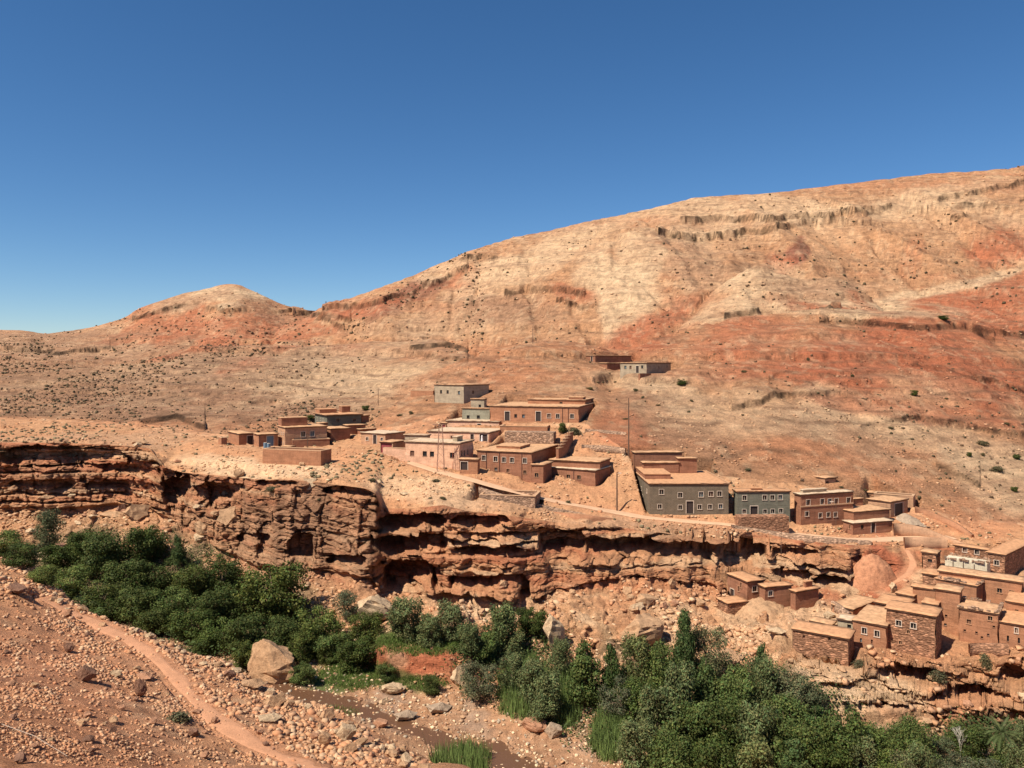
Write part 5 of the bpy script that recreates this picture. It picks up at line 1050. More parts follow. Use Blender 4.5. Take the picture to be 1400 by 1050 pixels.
    def strew(cnt, fx, sizes, cols, label, group, ok=lambda P: True):
        i = 0; tries = 0
        while i < cnt and tries < cnt * 40:
            tries += 1; px, py = fx(); P = hit(px, py)
            if not ok(P): continue
            s = r.uniform(*sizes) ** 1; w = s / P[1] * F; c_ = r.choice(cols)
            lb_ = named_label(px, py, c_, s, *sizes, label)
            if lb_ in used or len(lb_.split()) > 16: continue
            used[lb_] = 1
            boulder(px, py, w, w * r.uniform(.4, .7), c_, lb_, r.randrange(9), r.uniform(-14, 14), r.uniform(0, 360), group, 1.0); i += 1
    rim = L['D'][0]
    def f_near():
        px = r.uniform(0, 590); yr_ = float(np.interp(px, PX, rim)); return px, r.uniform(yr_ + 3, 1049)
    def f_rim():
        px = r.uniform(0, 590); yr_ = float(np.interp(px, PX, rim)); return px, yr_ + r.uniform(2, 26)
    strew(72, f_near, (.22, .5), 'bboood', 'slope stone', 'loose stones of the near slope', lambda P: P[1] < 90)
    strew(72, f_rim, (.3, .75), 'bbpp', 'rim stone', 'stones along the rim beside the path', lambda P: P[1] < 90)
    strew(28, lambda: (r.uniform(0, 300), r.uniform(690, 740)), (.8, 2.2), 'bbop', 'fallen block', 'fallen blocks in the left scree')
    strew(30, lambda: (r.uniform(420, 960), r.uniform(800, 850)), (.8, 2.0), 'bbop', 'fallen block', 'fallen blocks under the middle cliff')
    strew(18, lambda: (r.uniform(470, 780), r.uniform(940, 1045)), (.4, 1.0), 'bboo', 'stream stone', 'stones in the river bed')
    strew(20, lambda: (r.uniform(0, 560), r.uniform(598, 690)), (.8, 2.0), 'bbpo', 'weathered slab', 'slabs on the cliff brow', lambda P: P[1] > 135)
    strew(16, lambda: (r.uniform(1060, 1400), r.uniform(905, 1000)), (.7, 1.8), 'bbpo', 'broken slab', 'slabs on the lower ledge')
CUBE = np.array([(-1, -1, -1), (1, -1, -1), (1, 1, -1), (-1, 1, -1), (-1, -1, 1), (1, -1, 1), (1, 1, 1), (-1, 1, 1)], float) * .5
CUBF = np.array([(0, 3, 2, 1), (4, 5, 6, 7), (0, 1, 5, 4), (1, 2, 6, 5), (2, 3, 7, 6), (3, 0, 4, 7)])
def scatter(name, label, P, size, cols, mat, seed, flat=.6, sink=.15):
    """one mesh of many little angular stones at points P"""
    rs = np.random.RandomState(seed); n = len(P)
    V = CUBE[None] * (1 + 0 * size[:, None, None]); V = V + rs.uniform(-.17, .17, (n, 8, 3)); V[:, 4:, :2] *= rs.uniform(.5, .95, (n, 1, 1))
    V *= np.stack([size, size * rs.uniform(.6, 1, n), size * flat * rs.uniform(.5, 1.1, n)], 1)[:, None]
    a = rs.uniform(0, 6.28, n); b = rs.normal(0, .25, n); ca, sa, cb, sb = np.cos(a), np.sin(a), np.cos(b), np.sin(b)
    x, y, z = V[..., 0], V[..., 1], V[..., 2]; y, z = y * cb[:, None] - z * sb[:, None], y * sb[:, None] + z * cb[:, None]
    V = np.stack([x * ca[:, None] - y * sa[:, None], x * sa[:, None] + y * ca[:, None], z], -1) + P[:, None] + np.array([0, 0, 1])[None, None] * (size * (.5 * flat - sink))[:, None, None]
    Fq = (CUBF[None] + (np.arange(n) * 8)[:, None, None]).reshape(-1, 4)
    me = np_mesh(name, V.reshape(-1, 3), Fq, mat, False, np.repeat(cols, 8, 0)); return tag(link(name, me), label, None, None, 'stuff')
def pts_rows(k0, k1, n, seed, test=None, xr=(0, 1400)):
    rs = np.random.RandomState(seed); r0, r1 = T[k0][0], T[k1][1] - 2
    c0, c1 = np.searchsorted(PX, xr[0]), np.searchsorted(PX, xr[1]) - 2
    sub = (slice(r0, r1), slice(c0, c1))
    yw = np.abs(YROW[r0:r1, c0:c1] - YROW[r0 + 1:r1 + 1, c0:c1]) + .02        # density even in view
    if test is not None: yw = yw * test(PXG[sub], YROW[sub], X_[sub], YY[sub])
    yw = np.minimum(yw, 2.5); pr = (yw / yw.sum()).ravel(); idx = rs.choice(len(pr), n, p=pr); ri, ci = np.unravel_index(idx, yw.shape); ri = ri + r0; ci = ci + c0
    fr, fc = rs.rand(n), rs.rand(n)
    def L4(A): return (A[ri, ci] * (1 - fr) * (1 - fc) + A[ri + 1, ci] * fr * (1 - fc) + A[ri, ci + 1] * (1 - fr) * fc + A[ri + 1, ci + 1] * fr * fc)
    return np.stack([L4(X_), L4(YY), L4(ZZ) + EYE], 1), ri, ci
def off_path(pxg, pyg, x, y):
    m = np.ones_like(x)
    for key in ROADS:
        Q, wd = ROADS[key]
        for q3 in Q[::2]:
            m = np.where((x - q3[0]) ** 2 + (y - q3[1]) ** 2 < (wd * .55) ** 2, 0, m)
    for f in FOOT:
        Cx, Cy, zb, ca, sa, w_, l_ = f; dx = x - Cx; dy = y - Cy; u_ = dx * ca + dy * sa; v_ = -dx * sa + dy * ca
        m = np.where((u_ > -.3) & (u_ < w_ + .3) & (v_ > -.3) & (v_ < l_ + .3), 0, m)
    return m
def stone_cols(n, seed, pal):
    rs = np.random.RandomState(seed); pal = np.array(pal); c = pal[rs.randint(0, len(pal), n)]; return c * rs.uniform(.75, 1.25, (n, 1))
def build_scatter():
    sm, nt, p = nodes('loose_stone'); at = add(nt, 'ShaderNodeVertexColor'); at.layer_name = 'col'; nt.links.new(at.outputs[0], p.inputs['Base Color'])
    g = lambda s_: (lambda a, b, x, y: off_path(a, b, x, y) * (.12 + ss(-.25, .35, fb2(x / s_, y / s_, 3, 600))))
    pal = [SAND, SAND, CREAM, ORG, BROWN, TAN]
    P, ri, ci = pts_rows('BC', 'CD', 36000, 1, lambda a, b, x, y: (.14 + off_path(a, b, x, y)) * (.12 + ss(-.1, .3, fb2(x / 2.0, y / 2.0, 4, 600))), (-20, 700)); rs = np.random.RandomState(2)
    scatter('gravel', 'small stones and rubble strewn over the near slope', P, (.022 + .24 * rs.rand(len(P)) ** 6) * np.clip(P[:, 1] / 50, .55, 1.2), .55 * stone_cols(len(P), 3, pal) + .45 * C[ri, ci], sm, 4)
    pxa = np.array([p[0] for p in PATH_PX]); pya = np.array([p[1] for p in PATH_PX])
    P, ri, ci = pts_rows('BC', 'CD', 3400, 51, lambda a, b, x, y: off_path(a, b, x, y) * (.1 + ss(-.15, .25, fb2(x / 1.8, y / 1.8, 3, 605))) * (1 - ss(0, 30, b - np.interp(a, pxa, pya, left=800))) * (b > np.interp(a, PX, L['D'][0]) - 3), (-20, 620))
    scatter('rim_rubble', 'pale rubble heaped between the footpath and the rim', P, .05 + .38 * rs.rand(len(P)) ** 4, .6 * stone_cols(len(P), 52, [SAND, CREAM * .85, ORG, TAN]) + .4 * C[ri, ci], sm, 53)
    P, ri, ci = pts_rows('EF', 'GH', 17000, 5, None); scatter('pebbles', 'pale pebbles in the bed of the stream', P, .07 + .42 * rs.rand(len(P)) ** 4, stone_cols(len(P), 6, [TAN, SAND, CREAM, CREAM, [.40, .31, .22], BROWN]), sm, 7)
    P, ri, ci = pts_rows('HM', 'NI', 13000, 8, lambda a, b, x, y: g(5)(a, b, x, y) * np.where(a > 1050, .12, 1) * np.where((a > 505) & (a < 665) & (b > 870), .06, 1)); scatter('scree_stones', 'broken stones of the scree below the cliffs', P, .13 + .85 * rs.rand(len(P)) ** 4, .6 * stone_cols(len(P), 9, pal) + .4 * C[ri, ci], sm, 10, .55)
    P, ri, ci = pts_rows('JK', 'KL', 9000, 11, g(6)); scatter('rubble', 'stone rubble on the terraces around the houses', P, .10 + .6 * rs.rand(len(P)) ** 5, .6 * stone_cols(len(P), 12, pal) + .4 * C[ri, ci], sm, 13, .5)
    P, ri, ci = pts_rows('HILL', 'HILL', 11000, 14, lambda a, b, x, y: off_path(a, b, x, y) * (.1 + ss(-.2, .3, fb2(x / 14, y / 25, 4, 601)))); sz = (.15 + .9 * rs.rand(len(P)) ** 5) * (P[:, 1] / 300) ** .8
    scatter('hill_stones', 'scattered rocks over the bare hills', P, sz, .3 * stone_cols(len(P), 15, [SAND, BROWN, CREAM, TAN]) + .7 * C[ri, ci], sm, 16, .6)
    # dry scrub on the hills
    scm, nt, p = nodes('scrub'); at = add(nt, 'ShaderNodeVertexColor'); at.layer_name = 'col'; nt.links.new(at.outputs[0], p.inputs['Base Color'])
    dens = lambda a, b, x, y: off_path(a, b, x, y) * (.06 + ss(-.15, .3, fb2(x / 22, y / 40, 3, 602))) * np.where(a < 660, 2.2, .16) * np.where((b < 470) & (a < 640), .4, 1) * (1 - .8 * ((a > 520) & (a < 800) & (b > 470)))
    P, ri, ci = pts_rows('HILL', 'HILL', 5200, 21, dens); sz = (.3 + .65 * rs.rand(len(P)) ** 2.5) * np.clip(P[:, 1] / 260, .8, 1.7)
    scatter('dry_scrub', 'low dry scrub dotting the hillsides', P, sz, stone_cols(len(P), 22, [[.11, .08, .045], [.085, .065, .035], [.14, .085, .05]]), scm, 23, .75, .1)
    P, ri, ci = pts_rows('JK', 'KL', 520, 25, dens); scatter('terrace_scrub', 'dry weeds on the terraces', P, .3 + .5 * rs.rand(len(P)), stone_cols(len(P), 26, [[.20, .155, .085], [.15, .115, .065]]), scm, 27, .6, .1)
    return scm

# ------------------------------------------------------------ vegetation
def leaf_mat(name):
    m, nt, p = nodes(name); p.inputs['Roughness'].default_value = .6; p.inputs['Specular IOR Level'].default_value = .12
    at = add(nt, 'ShaderNodeVertexColor'); at.layer_name = 'col'; oi = add(nt, 'ShaderNodeObjectInfo')
    c = mulc(nt, at.outputs[0], ramp(nt, oi.outputs['Random'], [(0, (.88, .92, .78)), (.5, (1, 1, 1)), (1, (1.25, 1.15, .95))]), 1)
    nt.links.new(c, p.inputs['Base Color'])
    tr = add(nt, 'ShaderNodeBsdfTranslucent'); nt.links.new(c, tr.inputs[0]); mx = add(nt, 'ShaderNodeMixShader'); mx.inputs[0].default_value = .22
    nt.links.new(p.outputs[0], mx.inputs[1]); nt.links.new(tr.outputs[0], mx.inputs[2]); nt.links.new(mx.outputs[0], nt.nodes['Material Output'].inputs[0]); return m
ML = leaf_mat('leaves'); MBARK = plain_mat('bark', (.17, .12, .08), .95, .1, .3, 6)
def leaves(cent, norm, size, rs, col, elong=1.5):
    n = len(cent); nrm = norm + rs.normal(0, .55, (n, 3)); nrm /= np.linalg.norm(nrm, axis=1)[:, None] + 1e-9
    up = rs.normal(0, 1, (n, 3)); u = np.cross(nrm, up); u /= np.linalg.norm(u, axis=1)[:, None] + 1e-9; v = np.cross(nrm, u)
    s1 = (size * rs.uniform(.6, 1.25, n))[:, None]; u = u * s1 * elong / 2; v = v * s1 / 2
    V = np.stack([cent - u, cent - v, cent + u, cent + v], 1).reshape(-1, 3); Fq = (np.arange(n) * 4)[:, None] + np.arange(4)[None]
    return V, Fq, np.repeat(col, 4, 0)
def crown(seed, kind):
    """crown about 1 unit wide and 1 tall (before scaling): leaf clumps on a ragged set of blobs"""
    rs = np.random.RandomState(seed)
    pal = {'d': [.064, .086, .024], 'g': [.090, .124, .036], 'w': [.112, .136, .056], 'o': [.105, .118, .066], 'p': [.066, .100, .034], 's': [.10, .092, .048]}[kind]
    nb = {'d': 46, 'g': 46, 'w': 52, 'o': 40, 'p': 44, 's': 10}[kind]; n_l = {'d': 9500, 'g': 9000, 'w': 7000, 'o': 6500, 'p': 8000, 's': 1100}[kind]
    blobs = []
    for i in range(nb):
        th = rs.uniform(0, 6.28); z = rs.uniform(.12, .93)
        if kind == 'p': rad = .36 * (1 - z) ** .7 * rs.uniform(.3, 1); br = .07 + .08 * (1 - z)
        elif kind == 'w': rad = .34 * math.sqrt(max(0, 1 - (2 * z - 1.0) ** 2 * .8)) * rs.uniform(.3, 1); br = rs.uniform(.05, .13)
        elif kind == 's': z = rs.uniform(.1, .6); rad = .33 * rs.uniform(.2, 1); br = rs.uniform(.18, .3)
        else: rad = .37 * math.sqrt(max(0, 1 - (1.75 * z - .85) ** 2)) * rs.uniform(.35, 1.12); br = rs.uniform(.07, .17)
        blobs.append((rad * math.cos(th), rad * math.sin(th), z * .92, br, rs.uniform(.72, 1.35)))
    blobs = np.array(blobs); w = blobs[:, 3] ** 2; w /= w.sum(); k = rs.choice(nb, n_l, p=w); d = rs.normal(0, 1, (n_l, 3)); d /= np.linalg.norm(d, axis=1)[:, None]
    rr = blobs[k, 3] * (rs.uniform(.3, 1.2, n_l) ** .6 + .35 * np.abs(rs.normal(0, .5, n_l)) ** 2) * (1 + .35 * fb3(d[:, 0] * 3 + k, d[:, 1] * 3, d[:, 2] * 3, 2, seed))
    sc = np.array([1, 1, .8 if kind != 'w' else 1.25]); c = blobs[k, :3] + d * rr[:, None] * sc
    nrm = d + np.array([0, 0, .25]); tone = blobs[k, 4] * rs.uniform(.65, 1.4, n_l) 
    col = np.array(pal)[None] * tone[:, None]; col[:, 0] *= rs.uniform(.8, 1.35, n_l)
    V, Fq, cc = leaves(c, nrm, np.full(n_l, {'d': .027, 'g': .027, 'w': .024, 'o': .025, 'p': .026, 's': .07}[kind]), rs, col, 2.2 if kind == 'w' else 1.5)
    return np_mesh('crown', V, Fq, ML, False, cc), blobs
def trunk(blobs, seed, kind):
    bm = bmesh.new(); r = random.Random(seed); top = .45 if kind != 'p' else .85
    pts = [Vector((0, 0, -.12)), Vector((r.uniform(-.02, .02), r.uniform(-.02, .02), .18)), Vector((r.uniform(-.05, .05), r.uniform(-.05, .05), top))]
    tube(bm, pts[0], pts[1], .030, .022); tube(bm, pts[1], pts[2], .022, .012)
    for b in blobs[:9]: 
        s_ = pts[1].lerp(pts[2], r.uniform(0, .8)); e = Vector(b[:3]); m_ = s_.lerp(e, .5) + Vector((0, 0, .03)); tube(bm, s_, m_, .011, .008, 5); tube(bm, m_, e, .008, .003, 5)
    me = bpy.data.meshes.new('trunk'); bm.to_mesh(me); bm.free(); me.materials.append(MBARK); return me
VAR = {}
def tree_var(kind, k):
    if (kind, k) not in VAR:
        c, b = crown(1000 + k * 17 + ord(kind), kind); VAR[(kind, k)] = (c, trunk(b, k, kind))
    return VAR[(kind, k)]
def tree(px, ytop, ybase, w, kind, label, group=None, name='tree', cat='tree', k=None, dmin=0):
    P = hit(px, ybase, dmin); h = (ybase - ytop) / F * P[1]; wd = w / F * P[1]; r = random.Random(int(px * 7 + ytop * 13))
    c, t = tree_var(kind, r.randrange(3) if k is None else k)
    o = bpy.data.objects.new(name, None); COL.objects.link(o); o.location = (P[0], P[1], P[2] + EYE - .1); o.scale = (wd * 1.05, wd * 1.05, h * 1.02); o.rotation_euler = (0, 0, r.uniform(0, 6.28)); o.empty_display_size = .3
    tag(o, label, cat, group); link('crown', c, o); link('trunk', t, o); return o
def build_trees():
    T1 = 'trees of the left river grove'; T2 = 'trees under the middle cliff'; T3 = 'trees of the lower right thicket'
    A1 = 'dark green tree in the dense grove left of the huge boulder'; A3 = 'green tree in the thick wood filling the bottom right'; 
    named = [(8, 722, 760, 44, 'g', 'bright green tree at the far left edge of the grove'), (62, 694, 762, 44, 'o', 'tall olive-green tree at the back left of the grove'), (140, 722, 792, 74, 'd', 'large dark round tree at the top of the left grove'), (196, 712, 780, 60, 'd', 'broad dark tree tallest at the back of the left grove'), (243, 726, 775, 34, 'p', 'slim bushy tree standing apart at the right of the left grove'),
        (303, 755, 812, 62, 'd', 'dark tree against the cliff foot in the left grove'), (374, 764, 852, 98, 'd', 'great dark spreading tree behind the huge boulder'), (555, 812, 872, 66, 'w', 'pale willow right of the huge fallen boulder'), (618, 820, 876, 58, 'w', 'thin willow under the middle cliff, second from the huge fallen boulder'), (682, 822, 896, 60, 'w', 'feathery willow left of the dark round tree'),
        (727, 826, 872, 46, 'd', 'small very dark round tree beside the white outcrop'), (655, 898, 955, 54, 'o', 'olive-green willow drooping over the eroded bank'), (433, 826, 884, 66, 'g', 'bright green leafy tree on the grassy flat'), (800, 866, 966, 80, 'p', 'dark pointed tree at the left end of the lower wood'), (936, 822, 930, 50, 'p', 'tall spire-shaped tree rising above the lower wood'),
        (968, 846, 925, 60, 'o', 'silvery leafy tree right of the spire-shaped one'), (1041, 872, 940, 40, 'p', 'narrow tree poking above the lower wood below the long slab'), (848, 920, 985, 54, 'o', 'grey-green rounded bush in the middle of the lower wood'), (1152, 966, 1062, 84, 'g', 'fresh green tree in front of the lower rock ledge'), (1252, 980, 1056, 66, 'g', 'rounded green tree left of the leafless tree, below the ledge'),
        (1325, 984, 1040, 60, 'd', 'dark bush behind the pale leafless tree'), (1080, 915, 985, 70, 'o', 'dusty green tree against the rock at the wood edge'), (1216, 992, 1020, 20, 'p', 'little dark conical tree on the ledge below the hamlet')]
    for t in named: tree(*t)
    g1 = [(30, 738, 775, 50, 'd'), (82, 738, 786, 56, 'd'), (112, 720, 770, 50, 'd'), (60, 770, 800, 40, 'g'), (98, 772, 815, 60, 'g'), (140, 790, 838, 70, 'd'), (172, 760, 812, 64, 'd'), (215, 762, 812, 60, 'd'), (186, 800, 848, 70, 'd'), (232, 800, 850, 66, 'g'), (262, 770, 822, 60, 'd'), (150, 812, 848, 56, 'd'), (215, 828, 866, 56, 'd'), (262, 828, 876, 64, 'd'), (296, 800, 856, 66, 'd'), (330, 800, 850, 60, 'd'),
          (300, 842, 888, 60, 'g'), (338, 836, 895, 66, 'd'), (385, 840, 888, 64, 'd'), (410, 860, 905, 48, 'd'), (280, 866, 893, 50, 'd'), (338, 872, 915, 50, 'd')]
    ORD = ['leftmost', 'second', 'third', 'fourth', 'fifth', 'sixth', 'seventh', 'eighth', 'ninth', 'tenth', 'eleventh', 'twelfth']
    def plant(lst, where, group, cuts):
        for ri_, (lo, hi) in enumerate(zip(cuts[:-1], cuts[1:])):
            row = sorted([t for t in lst if lo <= t[2] < hi]); rn = (['back', 'middle', 'front'] if len(cuts) == 4 else ['back', 'second', 'third', 'front'])[ri_]
            for j_, t in enumerate(row):
                kd = dict(d='dark', g='green', o='dusty olive', w='feathery', p='pointed')[t[4]]
                tree(*t, '%s tree, %s%s in the %s row of %s' % (kd, ORD[j_], '' if j_ == 0 else ' from left', rn, where), group)
    plant(g1, 'the left grove', T1, (0, 800, 830, 860, 2000))
    g2 = [(478, 806, 850, 44, 'o'), (500, 832, 882, 50, 'd'), (455, 860, 902, 50, 'g'), (486, 868, 915, 58, 'd'), (446, 878, 906, 28, 'd'), (590, 838, 884, 50, 'w'), (640, 850, 895, 44, 'w'), (700, 862, 905, 50, 'w'), (664, 862, 908, 46, 'g'), (700, 892, 945, 46, 'w'), (728, 900, 965, 60, 'w'), (745, 915, 985, 56, 'w'), (765, 870, 930, 40, 'w'), (590, 920, 950, 28, 'd'), (528, 904, 930, 30, 'g'), (414, 905, 935, 40, 'g'), (740, 950, 992, 54, 'w')]
    plant(g2, 'the broken bank trees', T2, (0, 900, 940, 2000))
    g3 = [(836, 870, 960, 51, 'p'), (870, 866, 946, 59, 'w'), (905, 876, 950, 59, 'g'), (880, 925, 990, 63, 'g'), (925, 899, 990, 64, 'w'), (965, 890, 980, 64, 'p'), (1005, 905, 990, 72, 'g'), (1040, 894, 985, 59, 'w'), (1075, 950, 1020, 72, 'g'), (1100, 925, 990, 54, 'o'), (900, 934, 1030, 76, 'w'), (945, 950, 1040, 81, 'g'), (990, 950, 1045, 86, 'd'), (1035, 954, 1055, 81, 'w'), (1080, 975, 1070, 81, 'g'), (1115, 955, 1040, 64, 'p'), (870, 979, 1060, 68, 'w'), (920, 1000, 1080, 81, 'g'), (975, 1000, 1090, 81, 'd'), (1030, 1004, 1095, 76, 'w'), (1085, 1000, 1090, 72, 'p'), (1130, 1010, 1085, 72, 'd'), (1180, 1004, 1085, 68, 'w'), (1215, 1022, 1085, 63, 'g'), (1195, 985, 1045, 54, 'g'), (1260, 1014, 1085, 59, 'w'), (1300, 1025, 1085, 59, 'o'), (1345, 1030, 1090, 63, 'o'), (1395, 1016, 1085, 51, 'w'), (1285, 1006, 1050, 45, 'o'), (1370, 1005, 1060, 48, 'p'), (1400, 984, 1045, 42, 'w'), (1240, 1030, 1090, 54, 'o')]
    plant(g3, 'the lower right wood', T3, (0, 992, 1044, 1082, 2000))
    shr = [(1290, 430, 438, 12, 'clump of dark scrub on the cream shoulder of the right hill'), (1250, 532, 541, 9, 'lone dark shrub on the red slope at the right'), (932, 517, 526, 12, 'bright green bush right of the pale-fronted house'), (1343, 598, 608, 13, 'dark bush highest on the cream slope at the right edge'), (1365, 633, 645, 13, 'dark bush halfway down the cream slope at the right edge'), (1387, 664, 672, 8, 'small dark bush lowest on the cream slope'), (1325, 617, 624, 7, 'tiny bush left of its neighbours on the cream slope'),
           (1390, 620, 628, 9, 'sparse bush at the right frame edge on the cream slope'), (769, 576, 592, 11, 'dark green garden bush below the long orange-brown house'), (785, 580, 593, 16, 'dusty shrub right of the dark garden bush'), (424, 566, 574, 10, 'green bush left of the grey-green house'), (500, 553, 561, 9, 'dark bush behind the grey-green house roof'), (242, 966, 986, 30, 'round grey-green tussock beside the footpath'), (1347, 885, 912, 14, 'shrub on the ledge below the ruined house'), (1310, 895, 922, 18, 'dry shrub on the ledge right of the stone tower'), (1282, 905, 930, 18, 'olive shrub at the ledge below the stone tower'), (1175, 896, 910, 16, 'low shrub on the lip of the lower ledge'), (372, 660, 672, 16, 'small green shrub on the cliff brow')]
    for x_, y0, y1, w_, lb in shr:
        tree(x_, y0, y1, w_ * 1.25, 's' if w_ > 12 or x_ < 300 else 'd', lb, name='shrub', cat='shrub')
    rs = random.Random(5)
    hm = [(631, 545, 'the lone grey house'), (740, 560, 'the long orange-brown house'), (860, 580, 'the tall dark pole'), (880, 505, 'the pale-fronted house'), (700, 640, 'the drainpipe house'), (790, 650, 'the two-level brown house'), (940, 680, 'the large grey house'), (1120, 690, 'the banded brown house'), (1225, 695, 'the garage'), (1340, 640, 'the cream slope bushes'), (1290, 435, 'the dark scrub clump'), (520, 600, 'the pale lone house'), (600, 620, 'the big pink house'), (400, 600, 'the vented two-storey house'), (1100, 560, 'the cream gully'), (1000, 600, 'the brown gully')]
    seen = set()
    for i in range(240):
        x_ = rs.uniform(400, 1400); y_ = rs.uniform(480, 700) if x_ > 800 else rs.uniform(560, 690); P = hit(x_, y_)
        if P[1] < 140: continue
        mx, my_, nm = min(hm, key=lambda q: (q[0] - x_) ** 2 + 2 * (q[1] - y_) ** 2); dx, dy = x_ - mx, y_ - my_; fr = math.hypot(dx, dy)
        lb = '%s bush on the slope %s %s %s' % ('dry' if i % 2 else 'dusty green', 'far' if fr > 80 else ('just' if fr < 35 else 'some way'), ('right of' if dx > 0 else 'left of') if abs(dx) > abs(dy) else ('below' if dy > 0 else 'above'), nm)
        if lb in seen or len(seen) > 34: continue
        seen.add(lb); tree(x_, y_ - rs.uniform(3, 7), y_, rs.uniform(5, 11), 's', lb, 'dry bushes around the village', 'shrub', 'shrub')
    # undergrowth, grass and reeds: nobody could count them
    def grass(name, label, P, hgt, wid, cols, seed, lean=.35):
        r_ = np.random.RandomState(seed); n = len(P); a = r_.uniform(0, 6.28, n); d = np.stack([np.cos(a), np.sin(a), a * 0], 1) * (wid / 2)[:, None]
        tip = P + np.stack([r_.normal(0, lean, n) * hgt, r_.normal(0, lean, n) * hgt, hgt], 1)
        V = np.stack([P - d, P + d, tip], 1).reshape(-1, 3); tag(link(name, np_mesh(name, V, (np.arange(n) * 3)[:, None] + np.arange(3)[None], ML, False, np.repeat(cols, 3, 0))), label, None, None, 'stuff')
    def region(ells, n, seed, rows=('DE', 'NI')):
        def t(a, b, x, y):
            m = np.zeros_like(x)
            for cx, cy, rx, ry in ells: m = np.maximum(m, 1 - ss(.7, 1.1, np.hypot((a - cx) / rx, (b - cy) / ry) + .35 * n2(x / 1.5, y / 1.5, 9)))
            return m
        return pts_rows(*rows, n, seed, t)[0]
    rs = np.random.RandomState(3); cg = lambda n, s_, c: np.array(c)[None] * np.random.RandomState(s_).uniform(.6, 1.5, (n, 1))
    P = region([(420, 890, 70, 16), (580, 880, 82, 16), (480, 925, 62, 20), (565, 935, 46, 12), (445, 975, 46, 8)], 26000, 31); grass('grass', 'short green grass on the river flats', P, .12 + .35 * rs.rand(len(P)), np.full(len(P), .09), cg(len(P), 1, [.11, .16, .04]), 41)
    P = region([(830, 1010, 24, 40), (630, 1050, 40, 26), (770, 960, 30, 40), (720, 950, 40, 40)], 9000, 32); grass('reeds', 'tall light green reeds by the stream', P, .8 + 1.4 * rs.rand(len(P)), np.full(len(P), .10), cg(len(P), 2, [.17, .22, .075]), 42, .15)
    P = region([(160, 790, 190, 62), (330, 860, 120, 50), (960, 980, 200, 80), (1180, 1040, 200, 40), (700, 910, 90, 60), (1340, 1020, 90, 30)], 60000, 33)
    n = len(P); P = P + np.stack([rs.normal(0, .3, n), rs.normal(0, .3, n), rs.rand(n) ** 1.5 * 1.5], 1); V, Fq, cc = leaves(P, np.tile([0, 0, 1.0], (n, 1)), np.full(n, .21), rs, cg(n, 3, [.055, .08, .026])); tag(link('undergrowth', np_mesh('undergrowth', V, Fq, ML, False, cc)), 'dense undergrowth between the trees along the river', None, None, 'stuff')
    for cx, cy, w_, h_ in ((834, 1030, 44, 60), (625, 1050, 70, 34)):
        pass
    # date palm at the right
    P = hit(1368, 1058); ph = bpy.data.objects.new('palm_tree', None); COL.objects.link(ph); ph.location = (P[0], P[1], P[2] + EYE - .1); tag(ph, 'small date palm with arching fronds at the right edge', 'palm')
    H = (1058 - 1002) / F * P[1]; bm = bmesh.new(); tube(bm, (0, 0, -.3), (.05, 0, H * .55), .22, .17, 8); tube(bm, (.05, 0, H * .55), (.1, 0, H), .2, .12, 8); bm_obj('trunk', bm, MBARK, ph)
    r_ = np.random.RandomState(8)
    for i in range(30):
        az = i * 2.4; el = r_.uniform(-.2, 1.25); ln = r_.uniform(1.9, 2.6); p = np.array([.1, 0, H]); d = np.array([math.cos(az) * math.cos(el), math.sin(az) * math.cos(el), math.sin(el)]); bm = bmesh.new(); pts = [p.copy()]
        for s_ in range(9): p = p + d * ln / 9; d = d + np.array([0, 0, -.13]); d /= np.linalg.norm(d); pts.append(p.copy())
        for a_, b_ in zip(pts[:-1], pts[1:]): tube(bm, a_, b_, .015, .012, 4)
        sd = np.array([-math.sin(az), math.cos(az), 0])
        for j, q_ in enumerate(pts[1:]):
            for t_ in (0, .33, .66):
                qq = q_ + (pts[min(j + 2, 9)] - q_) * t_; fw = (pts[min(j + 2, 9)] - pts[j]) ; fw = fw / (np.linalg.norm(fw) + 1e-9)
                for sg in (-1, 1):
                    e = qq + (sd * sg * .8 + fw * .6 + np.array([0, 0, .25])) * .42 * (1 - j / 14); wv = fw * .035
                    bm.faces.new([bm.verts.new(qq - wv), bm.verts.new(qq + wv), bm.verts.new(e)])
        me = bpy.data.meshes.new('frond'); bm.to_mesh(me); bm.free(); ca_ = me.color_attributes.new('col', 'FLOAT_COLOR', 'POINT'); cc = np.tile([.10, .125, .05, 1.0], (len(me.vertices), 1)).astype(np.float32); ca_.data.foreach_set('color', cc.ravel()); me.materials.append(ML); link('frond', me, ph)
    # pale leafless tree in front of the dark bush
    P = hit(1306, 1045); o = bpy.data.objects.new('bare_tree', None); COL.objects.link(o); o.location = (P[0], P[1] - .6, P[2] + EYE - .1); tag(o, 'pale leafless tree in front of the dark bush by the palm', 'tree')
    MB = plain_mat('pale_bark', (.50, .44, .36), .9); rr = random.Random(4); bm = bmesh.new(); hh = 4.6
    def br(p, d, l, r, n):
        e = p + d * l; tube(bm, p, e, r, r * .65, 5)
        if n:
            for _ in range(3): br(e, (d + Vector((rr.uniform(-.6, .6), rr.uniform(-.6, .6), rr.uniform(-.1, .5)))).normalized(), l * .68, r * .6, n - 1)
    br(Vector((0, 0, -.2)), Vector((.15, 0, 1)).normalized(), hh * .4, .07, 4); bm_obj('trunk', bm, MB, o)

